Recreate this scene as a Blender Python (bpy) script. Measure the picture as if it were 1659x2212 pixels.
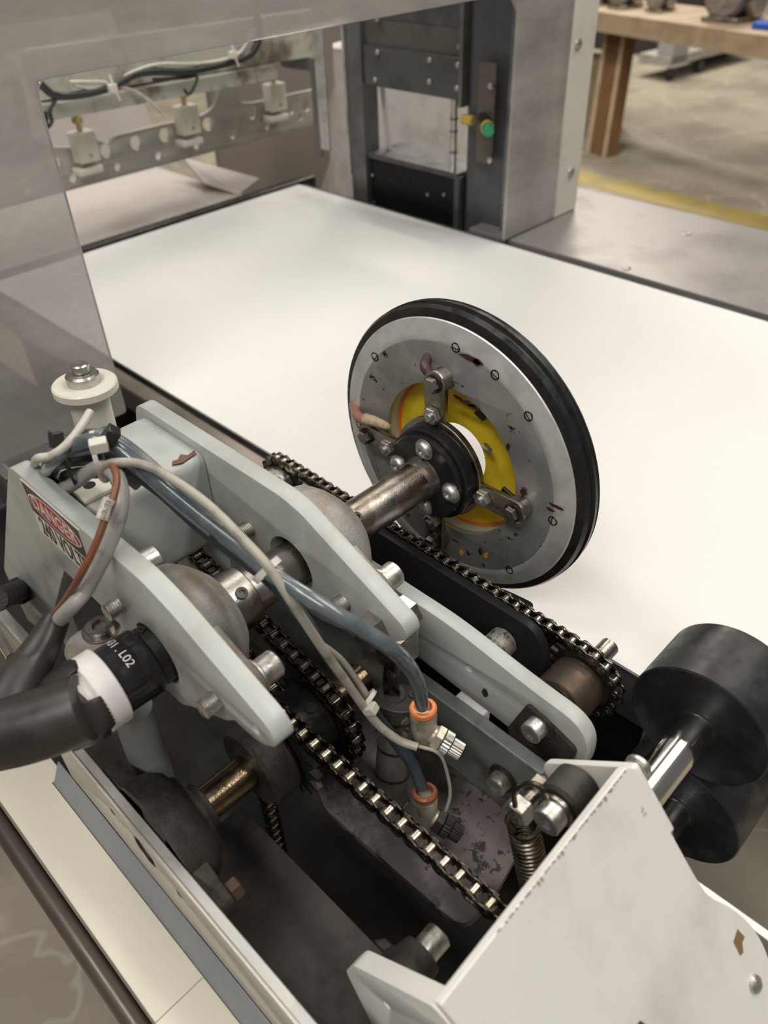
import bpy, bmesh, math, random
from mathutils import Vector, Matrix
random.seed(7)
V = Vector
PI = math.pi
for o in list(bpy.data.objects):
    bpy.data.objects.remove(o)
sc = bpy.context.scene
COL = sc.collection

# ------------------------------------------------------------------ camera
# axes: x = across the machine, y = along it (upstream), z = up. metres.
CAM = V((-0.40936501, -0.34100693, 1.40657775))
RM = ((0.69933528, -0.4679283, 0.54034552),
      (-0.71406969, -0.4233271, 0.55758285),
      (-0.03216589, -0.77578172, -0.63018099))
FPX = 1703.3
cd = bpy.data.cameras.new('camera')
cam = bpy.data.objects.new('camera', cd)
COL.objects.link(cam)
cam.matrix_world = Matrix(((RM[0][0], -RM[0][1], -RM[0][2], CAM.x),
                           (RM[1][0], -RM[1][1], -RM[1][2], CAM.y),
                           (RM[2][0], -RM[2][1], -RM[2][2], CAM.z),
                           (0, 0, 0, 1)))
cd.sensor_fit = 'VERTICAL'
cd.sensor_height = 36
cd.sensor_width = 27
cd.lens = FPX / 2212 * 36
cd.clip_start = .02
cd.clip_end = 60
cd.dof.use_dof = True
cd.dof.focus_distance = .60
cd.dof.aperture_fstop = 6.5
sc.camera = cam

# ------------------------------------------------------------------ light
w = bpy.data.worlds.new('world')
sc.world = w
w.use_nodes = True
w.node_tree.nodes['Background'].inputs[0].default_value = (.98, .95, .88, 1)
w.node_tree.nodes['Background'].inputs[1].default_value = .13
sc.view_settings.view_transform = 'Standard'
sc.view_settings.look = 'None'
sc.view_settings.exposure = 0.0
sc.view_settings.gamma = 1
sc.cycles.max_bounces = 8
sc.cycles.use_denoising = True


def lamp(x, y, z, sx, sy, power, col=(1, .96, .9), rz=0):
    l = bpy.data.lights.new('ceiling_or_fill_lamp', 'AREA')
    l.shape = 'RECTANGLE'
    l.size = sx
    l.size_y = sy
    l.energy = power
    l.color = col
    o = bpy.data.objects.new('ceiling_or_fill_lamp', l)
    COL.objects.link(o)
    o.location = (x, y, z)
    o.rotation_euler = (0, 0, rz)
    return o


lamp(-1.0, 1.3, 4.4, .4, 2.6, 42)
lamp(1.5, 2.4, 4.6, .4, 2.6, 42)
lamp(1.2, -1.6, 4.4, .4, 2.6, 54)
lamp(-2.2, -1.2, 4.4, .5, 2.6, 96)
lamp(3.0, 3.6, 5.0, .8, 2.6, 120, (1, .93, .82))
lamp(3.2, -.6, 5.0, .8, 2.6, 80, (1, .92, .80))
lamp(7.6, 4.6, 5.2, .8, 2.6, 420, (1, .92, .80))  # unseen lamp added to light the floor under the bench from behind

# ------------------------------------------------------------------ helpers


def ray(px, py):
    a, b = (px - 829.5) / FPX, (py - 1106) / FPX
    return V([r[0] * a + r[1] * b + r[2] for r in RM])


def W(px, py, ax, v):
    """point of the plane ax = v that the photograph shows at px, py"""
    i = 'xyz'.index(ax)
    d = ray(px, py)
    return CAM + d * ((v - CAM[i]) / d[i])


def WD(px, py, d):
    """point at distance d along the viewing axis"""
    return CAM + ray(px, py) * d


def WP(px, py, p0, n):
    d = ray(px, py)
    n = V(n)
    return CAM + d * (((V(p0) - CAM) @ n) / (d @ n))


def basis(d):
    d = V(d).normalized()
    a = V((0, 0, 1)) if abs(d.z) < .9 else V((0, 1, 0))
    u = a.cross(d).normalized()
    return u, d.cross(u).normalized(), d


def fillet(pts, r, n=5):
    out = []
    N = len(pts)
    for i, p in enumerate(pts):
        rr = r[i] if isinstance(r, (list, tuple)) else r
        p = V(p)
        a = V(pts[i - 1]) - p
        b = V(pts[(i + 1) % N]) - p
        k = min(rr, a.length * .49, b.length * .49)
        if k < 1e-5:
            out.append(p)
            continue
        p0, p1 = p + a.normalized() * k, p + b.normalized() * k
        for j in range(n + 1):
            t = j / n
            out.append(p0 * (1 - t) ** 2 + p * 2 * t * (1 - t) + p1 * t * t)
    return out


def smooth_path(pts, n=8):
    P = [V(p) for p in pts]
    P = [P[0] * 2 - P[1]] + P + [P[-1] * 2 - P[-2]]
    out = []
    for i in range(1, len(P) - 2):
        for j in range(n):
            t = j / n
            a, b, c, d = P[i - 1:i + 3]
            out.append(.5 * ((2 * b) + (c - a) * t + (2 * a - 5 * b + 4 * c - d) * t * t + (3 * b - a - 3 * c + d) * t ** 3))
    out.append(P[-2])
    return out


class MB:
    def __init__(s):
        s.v = []
        s.f = []

    def add(s, vs, fs):
        k = len(s.v)
        s.v += [V(x) for x in vs]
        s.f += [[i + k for i in f] for f in fs]
        return s

    def box(s, lo, hi):
        x0, y0, z0 = lo
        x1, y1, z1 = hi
        return s.add([(x0, y0, z0), (x1, y0, z0), (x1, y1, z0), (x0, y1, z0), (x0, y0, z1), (x1, y0, z1), (x1, y1, z1), (x0, y1, z1)],
                     [(0, 3, 2, 1), (4, 5, 6, 7), (0, 1, 5, 4), (1, 2, 6, 5), (2, 3, 7, 6), (3, 0, 4, 7)])

    def obox(s, c, ux, uy, uz, hx, hy, hz):
        c = V(c)
        vs = [c + ux * a * hx + uy * b * hy + uz * d * hz for d in (-1, 1) for a, b in ((-1, -1), (1, -1), (1, 1), (-1, 1))]
        return s.add(vs, [(0, 3, 2, 1), (4, 5, 6, 7), (0, 1, 5, 4), (1, 2, 6, 5), (2, 3, 7, 6), (3, 0, 4, 7)])

    def ngon(s, pts, vec):
        """prism: outline (3D points) swept by vec"""
        n = len(pts)
        vec = V(vec)
        return s.add([V(p) for p in pts] + [V(p) + vec for p in pts],
                     [list(range(n)), list(range(2 * n - 1, n - 1, -1))] + [(i, (i + 1) % n, (i + 1) % n + n, i + n) for i in range(n)])

    def lathe(s, p0, d, prof, seg=32, closed=False):
        """prof: (t along d, radius)"""
        u, v, d = basis(d)
        p0 = V(p0)
        vs, fs = [], []
        for t, r in prof:
            for j in range(seg):
                a = 2 * PI * j / seg
                vs.append(p0 + d * t + (u * math.cos(a) + v * math.sin(a)) * r)
        m = len(prof)
        for i in range(m if closed else m - 1):
            for j in range(seg):
                k = (j + 1) % seg
                i2 = (i + 1) % m
                fs.append((i * seg + j, i * seg + k, i2 * seg + k, i2 * seg + j))
        if not closed:
            if prof[0][1] > 1e-6:
                fs.append(list(range(seg - 1, -1, -1)))
            if prof[-1][1] > 1e-6:
                fs.append([(m - 1) * seg + j for j in range(seg)])
        return s.add(vs, fs)

    def cyl(s, p0, p1, r, r2=None, seg=24, ch=0.0):
        p0, p1 = V(p0), V(p1)
        L = (p1 - p0).length
        r2 = r if r2 is None else r2
        if ch:
            return s.lathe(p0, p1 - p0, [(0, r - ch), (ch, r), (L - ch, r2), (L, r2 - ch)], seg)
        return s.lathe(p0, p1 - p0, [(0, r), (L, r2)], seg)

    def ring(s, p0, p1, ro, ri, seg=32, ch=0.0):
        p0, p1 = V(p0), V(p1)
        L = (p1 - p0).length
        c = ch
        return s.lathe(p0, p1 - p0, [(0, ri), (0, ro - c), (c, ro), (L - c, ro), (L, ro - c), (L, ri)] if c else [(0, ri), (0, ro), (L, ro), (L, ri)], seg, True)

    def tube(s, pts, r, seg=12, smooth=8, sq=1.0):
        n0 = len(pts)
        if smooth:
            P = smooth_path(pts, smooth)
            if isinstance(r, (list, tuple)):
                rr = []
                for i in range(len(P)):
                    t = i / smooth
                    k = min(int(t), n0 - 2)
                    rr.append(r[k] + (r[k + 1] - r[k]) * (t - k))
                r = rr
        else:
            P = [V(p) for p in pts]
        if not isinstance(r, (list, tuple)):
            r = [r] * len(P)
        vs, fs = [], []
        u = None
        for i, p in enumerate(P):
            d = (P[min(i + 1, len(P) - 1)] - P[max(i - 1, 0)]).normalized()
            if u is None:
                u = basis(d)[0]
            u = (u - d * (u @ d)).normalized()
            v = d.cross(u)
            for j in range(seg):
                a = 2 * PI * j / seg
                vs.append(p + (u * math.cos(a) + v * math.sin(a) * sq) * r[i])
        for i in range(len(P) - 1):
            for j in range(seg):
                k = (j + 1) % seg
                fs.append((i * seg + j, i * seg + k, (i + 1) * seg + k, (i + 1) * seg + j))
        fs.append(list(range(seg - 1, -1, -1)))
        fs.append([(len(P) - 1) * seg + j for j in range(seg)])
        return s.add(vs, fs)

    def hexa(s, p0, p1, r, ch=.0004):
        return s.cyl(p0, p1, r, seg=6, ch=ch)

    def cap(s, p0, d, r, h, hexr=None, depth=None):
        """socket head: cylinder with a hexagonal recess"""
        u, v, d = basis(d)
        p0 = V(p0)
        hexr = hexr or r * .55
        depth = depth or h * .5
        N = 24
        vs, fs = [], []
        rings = [(0, r, 0), (h - r * .08, r, 0), (h, r * .92, 0), (h, hexr, 1), (h - depth, hexr * .96, 1)]
        for t, rad, hx in rings:
            for j in range(N):
                a = 2 * PI * j / N
                k = rad
                if hx:
                    k = rad * math.cos(PI / 6) / math.cos((a % (PI / 3)) - PI / 6)
                vs.append(p0 + d * t + (u * math.cos(a) + v * math.sin(a)) * k)
        for i in range(len(rings) - 1):
            for j in range(N):
                k = (j + 1) % N
                fs.append((i * N + j, i * N + k, (i + 1) * N + k, (i + 1) * N + j))
        fs.append(list(range(N - 1, -1, -1)))
        fs.append([(len(rings) - 1) * N + j for j in range(N)])
        return s.add(vs, fs)

    def plate(s, outline, holes, ax, c0, c1, bev=0.0004):
        """flat plate with real holes. ax 'x': outline is (y,z); 'y': (x,z); 'z': (x,y).  holes: (u,v,r) or point lists"""
        cu = bpy.data.curves.new('tmp', 'CURVE')
        cu.dimensions = '2D'
        cu.fill_mode = 'BOTH'
        th = abs(c1 - c0) / 2
        bev = min(bev, th * .5)
        cu.extrude = th - bev
        cu.bevel_depth = bev
        cu.bevel_resolution = 1
        cu.offset = -bev

        def spl(pp):
            sp = cu.splines.new('POLY')
            sp.points.add(len(pp) - 1)
            for q, p in zip(sp.points, pp):
                q.co = (p[0], p[1], 0, 1)
            sp.use_cyclic_u = True
        spl(outline)
        for h in holes:
            if isinstance(h[0], (int, float)):
                h = [(h[0] + h[2] * math.cos(2 * PI * j / 20), h[1] + h[2] * math.sin(2 * PI * j / 20)) for j in range(20)]
            spl(h)
        ob = bpy.data.objects.new('tmp', cu)
        me = ob.to_mesh()
        m = (c0 + c1) / 2
        mp = {'x': lambda c: (m + c.z, c.x, c.y), 'y': lambda c: (c.x, m + c.z, c.y), 'z': lambda c: (c.x, c.y, m + c.z)}[ax]
        s.add([mp(q.co) for q in me.vertices], [list(p.vertices) for p in me.polygons])
        ob.to_mesh_clear()
        bpy.data.objects.remove(ob)
        bpy.data.curves.remove(cu)
        return s

    def text(s, txt, size, fn, th=.0002, sx=1.0, bold=0.0):
        cu = bpy.data.curves.new('tmp', 'FONT')
        cu.body = txt
        cu.size = size
        cu.extrude = th
        cu.offset = bold
        cu.align_x = 'CENTER'
        cu.align_y = 'CENTER'
        ob = bpy.data.objects.new('tmp', cu)
        me = ob.to_mesh()
        s.add([fn(q.co.x * sx, q.co.y, q.co.z + th) for q in me.vertices], [list(p.vertices) for p in me.polygons])
        ob.to_mesh_clear()
        bpy.data.objects.remove(ob)
        bpy.data.curves.remove(cu)
        return s

    def mesh(s, name, loc=V((0, 0, 0)), smooth=True, angle=35):
        me = bpy.data.meshes.new(name)
        me.from_pydata([v - loc for v in s.v], [], s.f)
        bm = bmesh.new()
        bm.from_mesh(me)
        bmesh.ops.remove_doubles(bm, verts=bm.verts, dist=1e-6)
        bmesh.ops.recalc_face_normals(bm, faces=bm.faces)
        bm.to_mesh(me)
        bm.free()
        if smooth:
            me.polygons.foreach_set('use_smooth', [True] * len(me.polygons))
            me.set_sharp_from_angle(angle=math.radians(angle))
        return me


def tag(o, label=None, cat=None, group=None, kind=None):
    if label:
        o['label'] = label
    if cat:
        o['category'] = cat
    if group:
        o['group'] = group
    if kind:
        o['kind'] = kind
    return o


def thing(name, label, cat, loc, group=None):
    o = bpy.data.objects.new(name, None)
    o.empty_display_size = .01
    COL.objects.link(o)
    o.location = loc
    return tag(o, label, cat, group)


def root_loc(p):
    q = V((0, 0, 0))
    while p:
        q += p.location
        p = p.parent
    return q


def part(name, mb, mat, parent=None, bevel=0, label=None, smooth=True, angle=35):
    if parent is None:
        xs = [v.x for v in mb.v]
        ys = [v.y for v in mb.v]
        zs = [v.z for v in mb.v]
        loc = V(((min(xs) + max(xs)) / 2, (min(ys) + max(ys)) / 2, min(zs)))
    else:
        loc = root_loc(parent)
    me = mb.mesh(name, loc, smooth, angle)
    me.materials.append(mat)
    o = bpy.data.objects.new(name, me)
    COL.objects.link(o)
    if parent is None:
        o.location = loc
    else:
        o.parent = parent
    if bevel:
        b = o.modifiers.new('bevel', 'BEVEL')
        b.width = bevel
        b.segments = 2
        b.limit_method = 'ANGLE'
        b.angle_limit = math.radians(40)
    if label:
        o['label'] = label
    return o


def solo(name, mb, mat, label, cat, group=None, **k):
    return tag(part(name, mb, mat, None, **k), label, cat, group)


def struct(name, mb, mat, **k):
    return tag(part(name, mb, mat, None, **k), kind='structure')


# ------------------------------------------------------------------ materials
def mat(name, col, rough=.5, metal=0.0, col2=None, amt=.5, scale=40, lo=.45, hi=.62, bump=0.0, bscale=400, rvar=.12, stretch=(1, 1, 1), spec=.5, col3=None, s3=90, lo3=.62, hi3=.66, coat=0.0, aniso=0):
    m = bpy.data.materials.new(name)
    m.use_nodes = True
    nt = m.node_tree
    N, L = nt.nodes, nt.links
    b = N['Principled BSDF']
    b.inputs['Metallic'].default_value = metal
    b.inputs['Specular IOR Level'].default_value = spec
    b.inputs['Coat Weight'].default_value = coat
    tc = N.new('ShaderNodeTexCoord')
    mp = N.new('ShaderNodeMapping')
    mp.inputs['Scale'].default_value = stretch
    L.new(tc.outputs['Object'], mp.inputs[0])

    def noise(sc_, det=6, ro=.6):
        n = N.new('ShaderNodeTexNoise')
        n.inputs['Scale'].default_value = sc_
        n.inputs['Detail'].default_value = det
        n.inputs['Roughness'].default_value = ro
        L.new(mp.outputs[0], n.inputs['Vector'])
        return n.outputs[0]

    def rng(x, a, c, o0=0, o1=1):
        r = N.new('ShaderNodeMapRange')
        r.interpolation_type = 'SMOOTHSTEP'
        L.new(x, r.inputs[0])
        r.inputs[1].default_value = a
        r.inputs[2].default_value = c
        r.inputs[3].default_value = o0
        r.inputs[4].default_value = o1
        return r.outputs[0]

    cur = None
    if col2:
        mx = N.new('ShaderNodeMix')
        mx.data_type = 'RGBA'
        mx.inputs[6].default_value = (*col, 1)
        mx.inputs[7].default_value = (*col2, 1)
        L.new(rng(noise(scale), lo, hi, 0, amt), mx.inputs[0])
        cur = mx.outputs[2]
    if col3:
        m3 = N.new('ShaderNodeMix')
        m3.data_type = 'RGBA'
        if cur:
            L.new(cur, m3.inputs[6])
        else:
            m3.inputs[6].default_value = (*col, 1)
        m3.inputs[7].default_value = (*col3, 1)
        L.new(rng(noise(s3, 8, .7), lo3, hi3), m3.inputs[0])
        cur = m3.outputs[2]
    if cur:
        L.new(cur, b.inputs['Base Color'])
    else:
        b.inputs['Base Color'].default_value = (*col, 1)
    L.new(rng(noise(scale * 1.7), .3, .7, max(.03, rough - rvar), min(1, rough + rvar)), b.inputs['Roughness'])
    if bump:
        bp = N.new('ShaderNodeBump')
        bp.inputs['Strength'].default_value = bump
        bp.inputs['Distance'].default_value = .0006
        L.new(noise(bscale, 4, .6), bp.inputs['Height'])
        L.new(bp.outputs[0], b.inputs['Normal'])
    return m


def M3(v):
    return (v, v, v)


grey_paint = mat('grey_paint', (.46, .48, .465), .38, col2=(.36, .36, .33), amt=.55, scale=22, col3=(.16, .14, .12), s3=170, lo3=.68, hi3=.72, bump=.12, bscale=700)
grey_dirty = mat('grey_dirty', (.17, .185, .18), .45, col2=(.07, .06, .05), amt=.9, scale=24, lo=.45, hi=.68, col3=(.05, .045, .04), s3=120, lo3=.64, hi3=.7, bump=.1)
guard_paint = mat('guard_paint', (.72, .71, .675), .45, col2=(.50, .46, .42), amt=.7, scale=11, lo=.45, hi=.72, col3=(.40, .33, .28), s3=60, lo3=.66, hi3=.72, bump=.08, bscale=700)
cast = mat('cast_aluminium', (.34, .335, .325), .55, metal=.25, col2=(.24, .18, .125), amt=.75, scale=26, lo=.42, hi=.62, bump=1.0, bscale=650, col3=(.44, .43, .42), s3=420, lo3=.56, hi3=.7)
castiron = mat('cast_iron', (.055, .05, .043), .5, metal=.3, col2=(.025, .02, .016), amt=.8, scale=40, bump=1.0, bscale=600, spec=.3)
aluminium = mat('machined_aluminium', (.86, .85, .83), .40, metal=.65, col2=(.62, .61, .60), amt=.6, scale=30, col3=(.12, .10, .09), s3=110, lo3=.69, hi3=.72, bump=.1, bscale=1200)
disc_face_m = mat('disc_face', (.40, .40, .39), .45, metal=.6, col2=(.28, .275, .27), amt=.6, scale=26, col3=(.03, .02, .018), s3=95, lo3=.62, hi3=.645, bump=.1, bscale=1400)
alu_rail = mat('alu_rail', (.62, .61, .59), .42, metal=.6, col2=(.36, .34, .31), amt=.6, scale=35, stretch=(1, .4, 1), bump=.15, bscale=800)
steel = mat('worn_steel', (.36, .34, .31), .3, metal=1, col2=(.16, .12, .09), amt=.75, scale=30, lo=.48, hi=.6, bump=.25, bscale=900)
bright = mat('bright_steel', (.60, .59, .56), .38, metal=1, col2=(.4, .37, .32), amt=.5, scale=60)
zinc = mat('zinc_bolt', (.60, .59, .56), .36, metal=.9, col2=(.30, .27, .23), amt=.6, scale=120, bump=.15, bscale=1500)
chrome = mat('chrome', (.86, .84, .80), .13, metal=1, rvar=.04, col2=(.5, .48, .45), amt=.4, scale=30, stretch=(.2, 1, 1))
nickel = mat('nickel_plate', (.44, .40, .34), .30, metal=1, col2=(.26, .23, .19), amt=.6, scale=40, bump=.12)
chain_m = mat('oily_chain', (.060, .053, .045), .22, metal=1, col2=(.05, .04, .03), amt=.85, scale=140, lo=.42, hi=.6)
roller_m = mat('chain_roller', (.34, .30, .24), .24, metal=1, rvar=.06)
black_oily = mat('oily_black', (.035, .032, .028), .34, metal=.35, col2=(.015, .012, .01), amt=.8, scale=60, bump=.3)
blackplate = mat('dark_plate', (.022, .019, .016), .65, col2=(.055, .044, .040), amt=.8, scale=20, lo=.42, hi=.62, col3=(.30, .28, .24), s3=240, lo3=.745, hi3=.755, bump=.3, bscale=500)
hub_black = mat('hub_black', (.02, .02, .021), .18, metal=.2)
rubber = mat('black_rubber', (.014, .013, .013), .28, col2=(.028, .026, .025), amt=.5, scale=50)
roller_rub = mat('roller_rubber', (.015, .015, .016), .42, spec=.35, col2=(.045, .045, .047), amt=.6, scale=30, col3=(.16, .16, .16), s3=160, lo3=.74, hi3=.77)
hose_rub = mat('hose_rubber', (.026, .022, .020), .42, col2=(.045, .036, .031), amt=.6, scale=18, bump=.12, bscale=300)
white_pl = mat('white_plastic', (.76, .73, .72), .35, col2=(.62, .57, .55), amt=.4, scale=30)
nylon = mat('cream_nylon', (.74, .72, .64), .4, col2=(.62, .58, .47), amt=.4, scale=25)
plate_white = mat('edge_white', (.72, .73, .73), .3, col2=(.60, .58, .54), amt=.4, scale=40)
film = mat('white_sheet', (.72, .715, .70), .6, col2=(.70, .695, .675), amt=.5, scale=3, rvar=.04, spec=.3)
stainless = mat('stainless_table', (.27, .248, .24), .36, metal=.2, spec=.3, col2=(.235, .218, .212), amt=.5, scale=4, lo=.3, hi=.75, bump=.05, bscale=300)
bar_m = mat('bronze_bar', (.17, .145, .125), .35, metal=.7, col2=(.09, .075, .065), amt=.6, scale=20, stretch=(1, .2, 1))
cream = mat('cream_paint', (.76, .72, .60), .38, col2=(.66, .62, .50), amt=.4, scale=9, stretch=(1, .3, 1))
tan_m = mat('tan_alu', (.60, .56, .49), .36, metal=.3, col2=(.44, .41, .36), amt=.5, scale=14, stretch=(1, .25, 1))
slate = mat('slate_paint', (.27, .285, .31), .38, col2=(.22, .235, .25), amt=.4, scale=9)
darkgrey = mat('dark_grey_paint', (.085, .088, .092), .4, col2=(.05, .05, .05), amt=.6, scale=14)
midgrey = mat('mid_grey_steel', (.20, .20, .20), .38, metal=.5, col2=(.12, .115, .11), amt=.6, scale=14)
blackbox = mat('black_box', (.010, .010, .011), .45, spec=.25)
beam_m = mat('beam_aluminium', (.50, .485, .45), .42, metal=.5, col2=(.40, .38, .34), amt=.5, scale=14)
grime_cream = mat('grimy_cream', (.50, .50, .43), .5, col2=(.12, .095, .06), amt=.85, scale=11, lo=.48, hi=.66)
pinkboard = mat('pale_board', (.50, .45, .42), .6, col2=(.42, .37, .35), amt=.5, scale=4)
white_cable = mat('pale_cable', (.55, .53, .47), .4, col2=(.30, .27, .22), amt=.4, scale=50)
beige_cable = mat('beige_cable', (.40, .375, .32), .42, col2=(.17, .15, .12), amt=.7, scale=45, lo=.5, hi=.7)
grey_cable = mat('grey_cable', (.36, .345, .325), .42, col2=(.12, .11, .10), amt=.7, scale=55, lo=.5, hi=.7)
black_cable = mat('black_cable', (.03, .03, .032), .35)
copper_cable = mat('brown_cable', (.20, .07, .035), .38, col2=(.16, .07, .045), amt=.5, scale=60)
sleeve_white = mat('cable_marker', (.62, .59, .53), .5, col2=(.2, .17, .14), amt=.4, scale=300)
blue_tube = mat('blue_tube', (.06, .085, .10), .16, col2=(.15, .175, .19), amt=.8, scale=12, lo=.42, hi=.6, spec=.7, coat=.3, rvar=.05)
blue_dark = mat('dark_tube', (.022, .032, .042), .25, col2=(.05, .06, .07), amt=.6, scale=14)
grey_tube = mat('greyblue_tube', (.13, .145, .16), .28, col2=(.24, .25, .255), amt=.7, scale=18)
orange = mat('orange_collet', (.80, .24, .08), .38, col2=(.5, .15, .05), amt=.4, scale=90)
fitting_m = mat('nickel_fitting', (.50, .46, .38), .34, metal=.55, col2=(.16, .13, .09), amt=.7, scale=60, lo=.48, hi=.62, bump=.15)
cyl_m = mat('air_cylinder_tube', (.20, .185, .165), .30, metal=.6, col2=(.07, .06, .05), amt=.8, scale=26)
spring_m = mat('spring_steel', (.22, .19, .14), .3, metal=1, col2=(.10, .08, .06), amt=.6, scale=60)
yellow = mat('yellow_plate', (.88, .64, .03), .42, col2=(.60, .42, .02), amt=.6, scale=26, col3=(.10, .06, .01), s3=150, lo3=.70, hi3=.73)
yel_edge = mat('orange_edge', (.90, .22, .02), .35)
rust = mat('rust', (.22, .075, .02), .7, col2=(.35, .14, .03), amt=.7, scale=120)
drip_orange = mat('orange_drip', (.65, .30, .05), .2)
drip_red = mat('dark_grease', (.06, .015, .01), .12)
sticker_white = mat('sticker_white', (.74, .70, .66), .35, col2=(.55, .50, .45), amt=.3, scale=70)
sticker_black = mat('sticker_black', (.03, .025, .022), .4)
sticker_red = mat('sticker_red', (.42, .035, .035), .4)
print_white = mat('print_white', (.70, .68, .66), .5)
wood_top = mat('bench_board', (.46, .35, .24), .65, col2=(.30, .22, .14), amt=.6, scale=5, stretch=(.3, 1, 1))
wood_leg = mat('bench_leg_wood', (.17, .085, .028), .6, col2=(.11, .055, .02), amt=.5, scale=9, stretch=(1, 1, .2))
cream_post = mat('cream_post', (.70, .68, .60), .45, col2=(.56, .53, .45), amt=.4, scale=8)
greenpl = mat('green_plastic', (.02, .30, .15), .3)
yelpl = mat('yellow_plastic', (.60, .46, .08), .35)
bluepl = mat('blue_plastic', (.02, .10, .55), .4)
brass = mat('brass', (.55, .42, .22), .35, metal=1)
clear_bag = mat('plastic_sack', (.72, .68, .66), .3, col2=(.5, .44, .42), amt=.6, scale=9, bump=.5, bscale=40)
black_tie = mat('black_tie', (.02, .02, .02), .4)
pale_tie = mat('pale_tie', (.66, .64, .57), .35)


def clear_mat(name, tint, dust, dustcol, scale=4):
    m = bpy.data.materials.new(name)
    m.use_nodes = True
    nt = m.node_tree
    N, L = nt.nodes, nt.links
    for n in list(N):
        N.remove(n)
    out = N.new('ShaderNodeOutputMaterial')
    tr = N.new('ShaderNodeBsdfTransparent')
    tr.inputs[0].default_value = (*tint, 1)
    gl = N.new('ShaderNodeBsdfGlossy')
    gl.inputs['Roughness'].default_value = .06
    fr = N.new('ShaderNodeFresnel')
    fr.inputs[0].default_value = 1.49
    df = N.new('ShaderNodeBsdfDiffuse')
    df.inputs[0].default_value = (*dustcol, 1)
    tc = N.new('ShaderNodeTexCoord')
    mp = N.new('ShaderNodeMapping')
    mp.inputs['Scale'].default_value = (.5, 1, 1.4)
    L.new(tc.outputs['Object'], mp.inputs[0])
    no = N.new('ShaderNodeTexNoise')
    no.inputs['Scale'].default_value = scale
    no.inputs['Detail'].default_value = 8
    no.inputs['Roughness'].default_value = .65
    L.new(mp.outputs[0], no.inputs[0])
    mr = N.new('ShaderNodeMapRange')
    L.new(no.outputs[0], mr.inputs[0])
    mr.inputs[1].default_value = .3
    mr.inputs[2].default_value = .75
    mr.inputs[3].default_value = dust * .45
    mr.inputs[4].default_value = dust * 1.5
    m1 = N.new('ShaderNodeMixShader')
    L.new(mr.outputs[0], m1.inputs[0])
    L.new(tr.outputs[0], m1.inputs[1])
    L.new(df.outputs[0], m1.inputs[2])
    m2 = N.new('ShaderNodeMixShader')
    L.new(fr.outputs[0], m2.inputs[0])
    L.new(m1.outputs[0], m2.inputs[1])
    L.new(gl.outputs[0], m2.inputs[2])
    L.new(m2.outputs[0], out.inputs[0])
    return m


acrylic = clear_mat('dusty_acrylic', (.84, .84, .85), .54, (.72, .68, .65))


def floor_mat():
    m = mat('concrete', (.33, .29, .225), .6, col2=(.20, .175, .135), amt=.8, scale=2.2, lo=.38, hi=.66, col3=(.42, .37, .29), s3=5, lo3=.56, hi3=.72, bump=.1, bscale=60)
    nt = m.node_tree
    N, L = nt.nodes, nt.links
    b = N['Principled BSDF']
    src = b.inputs['Base Color'].links[0].from_socket
    tc = N.new('ShaderNodeTexCoord')
    vo = N.new('ShaderNodeTexVoronoi')
    vo.feature = 'DISTANCE_TO_EDGE'
    vo.inputs['Scale'].default_value = 1.7
    no = N.new('ShaderNodeTexNoise')
    no.inputs['Scale'].default_value = 9
    ad = N.new('ShaderNodeMix')
    ad.data_type = 'VECTOR'
    ad.inputs[0].default_value = .12
    L.new(tc.outputs['Object'], ad.inputs[4])
    L.new(tc.outputs['Object'], no.inputs[0])
    L.new(no.outputs[1], ad.inputs[5])
    L.new(ad.outputs[1], vo.inputs[0])
    r = N.new('ShaderNodeMapRange')
    L.new(vo.outputs[0], r.inputs[0])
    r.inputs[1].default_value = .002
    r.inputs[2].default_value = .010
    r.inputs[3].default_value = .55
    r.inputs[4].default_value = 0
    mx = N.new('ShaderNodeMix')
    mx.data_type = 'RGBA'
    L.new(r.outputs[0], mx.inputs[0])
    L.new(src, mx.inputs[6])
    mx.inputs[7].default_value = (.5, .46, .38, 1)
    L.new(mx.outputs[2], b.inputs['Base Color'])
    return m


concrete = floor_mat()
yellow_line = mat('floor_yellow', (.34, .26, .07), .6, col2=(.26, .21, .10), amt=.8, scale=5)

# ================================================================== setting
struct('floor', MB().box((-6, -6, -.06), (14, 14, 0)), concrete, smooth=False)
ln = MB()
a, b = W(1250, 383, 'z', 0), W(1659, 483, 'z', 0)
dv = (b - a).normalized()
nv = V((-dv.y, dv.x, 0))
ln.ngon([a - dv * 3 + nv * .1, b + dv * 2 + nv * .1, b + dv * 2 - nv * .1, a - dv * 3 - nv * .1], (0, 0, .003))
tag(struct('trim_1', ln, yellow_line, smooth=False), 'yellow safety line painted across the concrete floor')

# ================================================================== white sheet and tables
ZF = .90
solo('white_sheet', MB().box((.014, -.36, .897), (.688, 1.008, ZF)), film, 'wide glossy white sheet lying flat under the wheel', 'sheet', smooth=False)
bed = thing('machine_bed', 'dark metal bed carrying the white sheet, brown edge bar along it', 'machine bed', (.3, .2, .3))
part('bed_plate', MB().box((.016, -.235, .84), (.7045, 1.03, .896)), darkgrey, bed, smooth=False)
part('edge_bar', MB().box((-.013, -.14, .858), (.013, 1.05, .892)), bar_m, bed, bevel=.003, label='brown metal bar along the near edge of the sheet')
part('lower_body', MB().box((.03, -.20, .001), (.66, 1.0, .84)), blackbox, bed, smooth=False)
fr = MB()
fr.box((-.10, 1.012, .87), (.74, 1.026, .905))
fr.box((-.10, 1.030, .87), (.74, 1.052, .899))
part('cross_rail', fr, black_oily, bed, bevel=.003, label='black double rail across the far end of the sheet')
tb = thing('stainless_table', 'stainless steel side table to the right of the white sheet', 'table', (.86, 0, 0))
part('table_top', MB().box((.7055, -.62, .892), (1.02, .56, .903)), stainless, tb, bevel=.002)
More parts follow.
